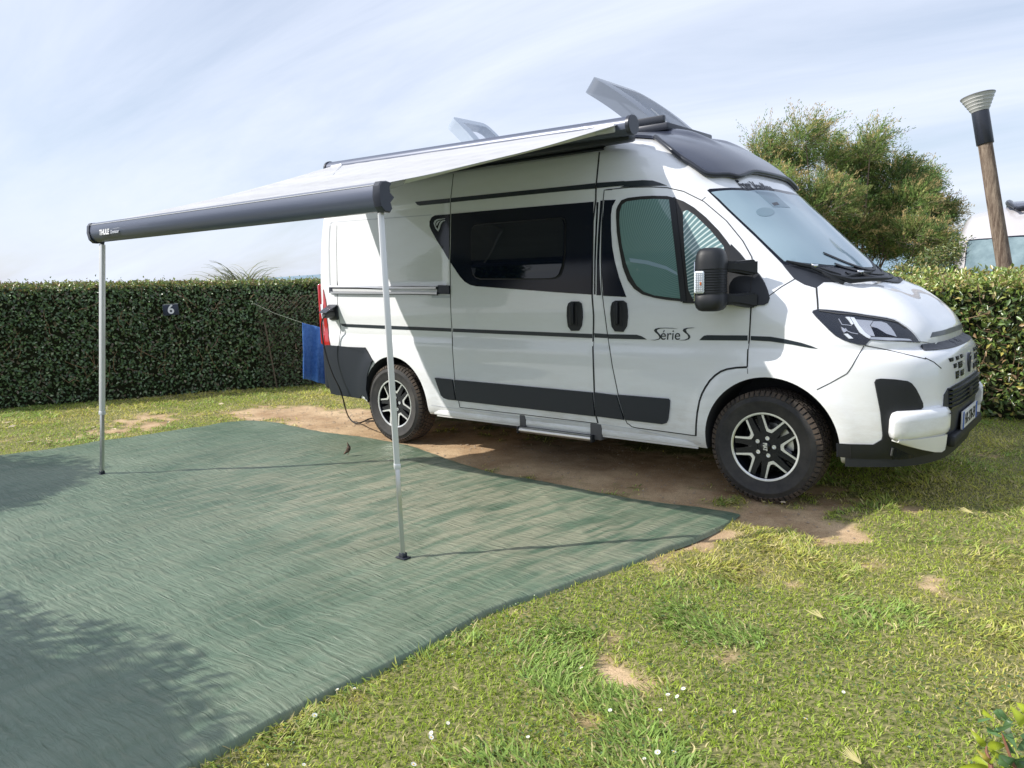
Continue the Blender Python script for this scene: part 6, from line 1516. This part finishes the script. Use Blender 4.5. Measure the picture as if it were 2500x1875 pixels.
for (q, L0) in (((1300+1310/1.8433, 1200+570/1.8433), .09), ((1300+1985/1.8433, 1200+98/1.8433), .10), ((1300+1480/1.8433, 1200+1225/1.8433), .08)):
    p = gr(*q, .03); bm = bmesh.new()
    for k in range(12):
        a = .5+rng.normal(0, .28); d = Vector((cos(a+2.2), sin(a+2.2), .12)); tube(bm, [p, p+d*L0*rng.uniform(.6, 1)], [.0022, .0008], 3, False)
    o = obj('dry_grass_head', bm, mat('straw', (.42, .38, .17), .8)); tag(o, ['dry straw seed head lying in the middle of the lawn', 'dry straw seed head lying near the shadow of the van', 'dry straw seed head at the bottom edge of the lawn'][[.09, .10, .08].index(L0)], 'dry grass')

# ---- sapling at the lower right corner
def sapling():
    d0 = 2.05
    def q(a, b, d=d0): return Vector(np.array(CC+ray(2350+a/10.7, 1720+b/10.7)*d))
    root = empty('sapling', tuple(q(720, 1650))); tag(root, 'young plant with bright yellow-green leaves at the lower right corner', 'plant')
    bm = bmesh.new(); tube(bm, [q(800, 2000), q(740, 1600), q(690, 1400), q(620, 1220), q(625, 1090)], [.006, .005, .004, .003, .002], 7); tube(bm, [q(1500, 1900), q(1300, 1500), q(1150, 1100), q(1060, 850), q(1010, 640)], [.004, .003, .003, .002, .0015], 6); obj('stem', bm, mat('reddish_stem', (.20, .09, .05), .6), root)
    lm_ = leafmat('young_leaf', .45, .35, .5)
    specs = [((600, 1110), (190, 640), 150, 'y'), ((650, 1080), (1140, 1060), 190, 'y'), ((700, 1500), (340, 1150), 110, 'o'), ((730, 1640), (400, 1440), 150, 'y'), ((640, 1130), (860, 1290), 130, 'y'), ((760, 1480), (880, 1290), 60, 'y'), ((700, 1650), (-100, 1640), 170, 'y'), ((830, 1900), (1100, 1560), 200, 'y'),
             ((1060, 860), (740, 700), 110, 'g'), ((1040, 640), (800, 700), 120, 'g'), ((1050, 620), (1190, 470), 120, 'g'), ((1060, 620), (1400, 500), 100, 'g'), ((1150, 640), (1310, 920), 170, 'p'), ((1060, 860), (1240, 1190), 150, 'g'), ((1250, 900), (1420, 1170), 200, 'g'), ((1200, 450), (920, 120), 130, 'g'), ((1020, 420), (880, 200), 110, 'g'),
             ((1400, 1200), (1700, 1000), 220, 'g'), ((1300, 1500), (950, 1300), 200, 'd'), ((1350, 1600), (1750, 1350), 260, 'd'), ((1250, 1650), (1000, 1480), 180, 'g'), ((1600, 500), (1250, 30), 240, 'y'), ((1750, 200), (1400, -60), 220, 'y'), ((1450, 1700), (1650, 1500), 200, 'd'), ((1500, 800), (1750, 900), 200, 'd'), ((1450, 1900), (1200, 1600), 200, 'y'), ((860, 420), (630, 260), 110, 'y'), ((780, 360), (560, 400), 70, 'g')]
    cm = {'y': (.33, .40, .035), 'o': (.40, .34, .07), 'g': (.11, .20, .08), 'p': (.32, .36, .24), 'd': (.06, .12, .05)}
    for k, (a, b, w, c_) in enumerate(specs):
        dd = d0+rng.uniform(-.03, .05); A_ = q(*a, dd); B_ = q(*b, dd+rng.uniform(-.06, .06)); wd = w/10.7/FPX*d0; d = (B_-A_); view = (A_-CC).normalized(); s = d.cross(view).normalized(); nn2 = s.cross(d).normalized()
        if nn2.dot(view) > 0: nn2 = -nn2
        vv = []; ff_ = []; ns_ = 9
        tiltv = (s*cos(.5)+nn2*sin(.5)*(1 if k % 2 else -1)).normalized()
        for i in range(ns_+1):
            t = i/ns_; hw = wd*.5*math.sin(pi*t**.8)**.8+.0002; c = A_+d*t+nn2*.02*math.sin(pi*t)
            vv += [tuple(c+tiltv*hw+nn2*hw*.35), tuple(c), tuple(c-tiltv*hw+nn2*hw*.35)]
        for i in range(ns_):
            for j in (0, 1): ff_.append((i*3+j, i*3+j+1, i*3+j+4, i*3+j+3))
        base_c = np.array(cm[c_])*(1+rng.normal(0, .08)); cols = np.tile(base_c, (len(vv), 1)); cols[1::3] *= 1.35
        npmesh('leaf', vv, ff_, lm_, root, cols, 80)
sapling()
print('OBJS', len(bpy.data.objects), 'polys', sum(len(m.polygons) for m in bpy.data.meshes))
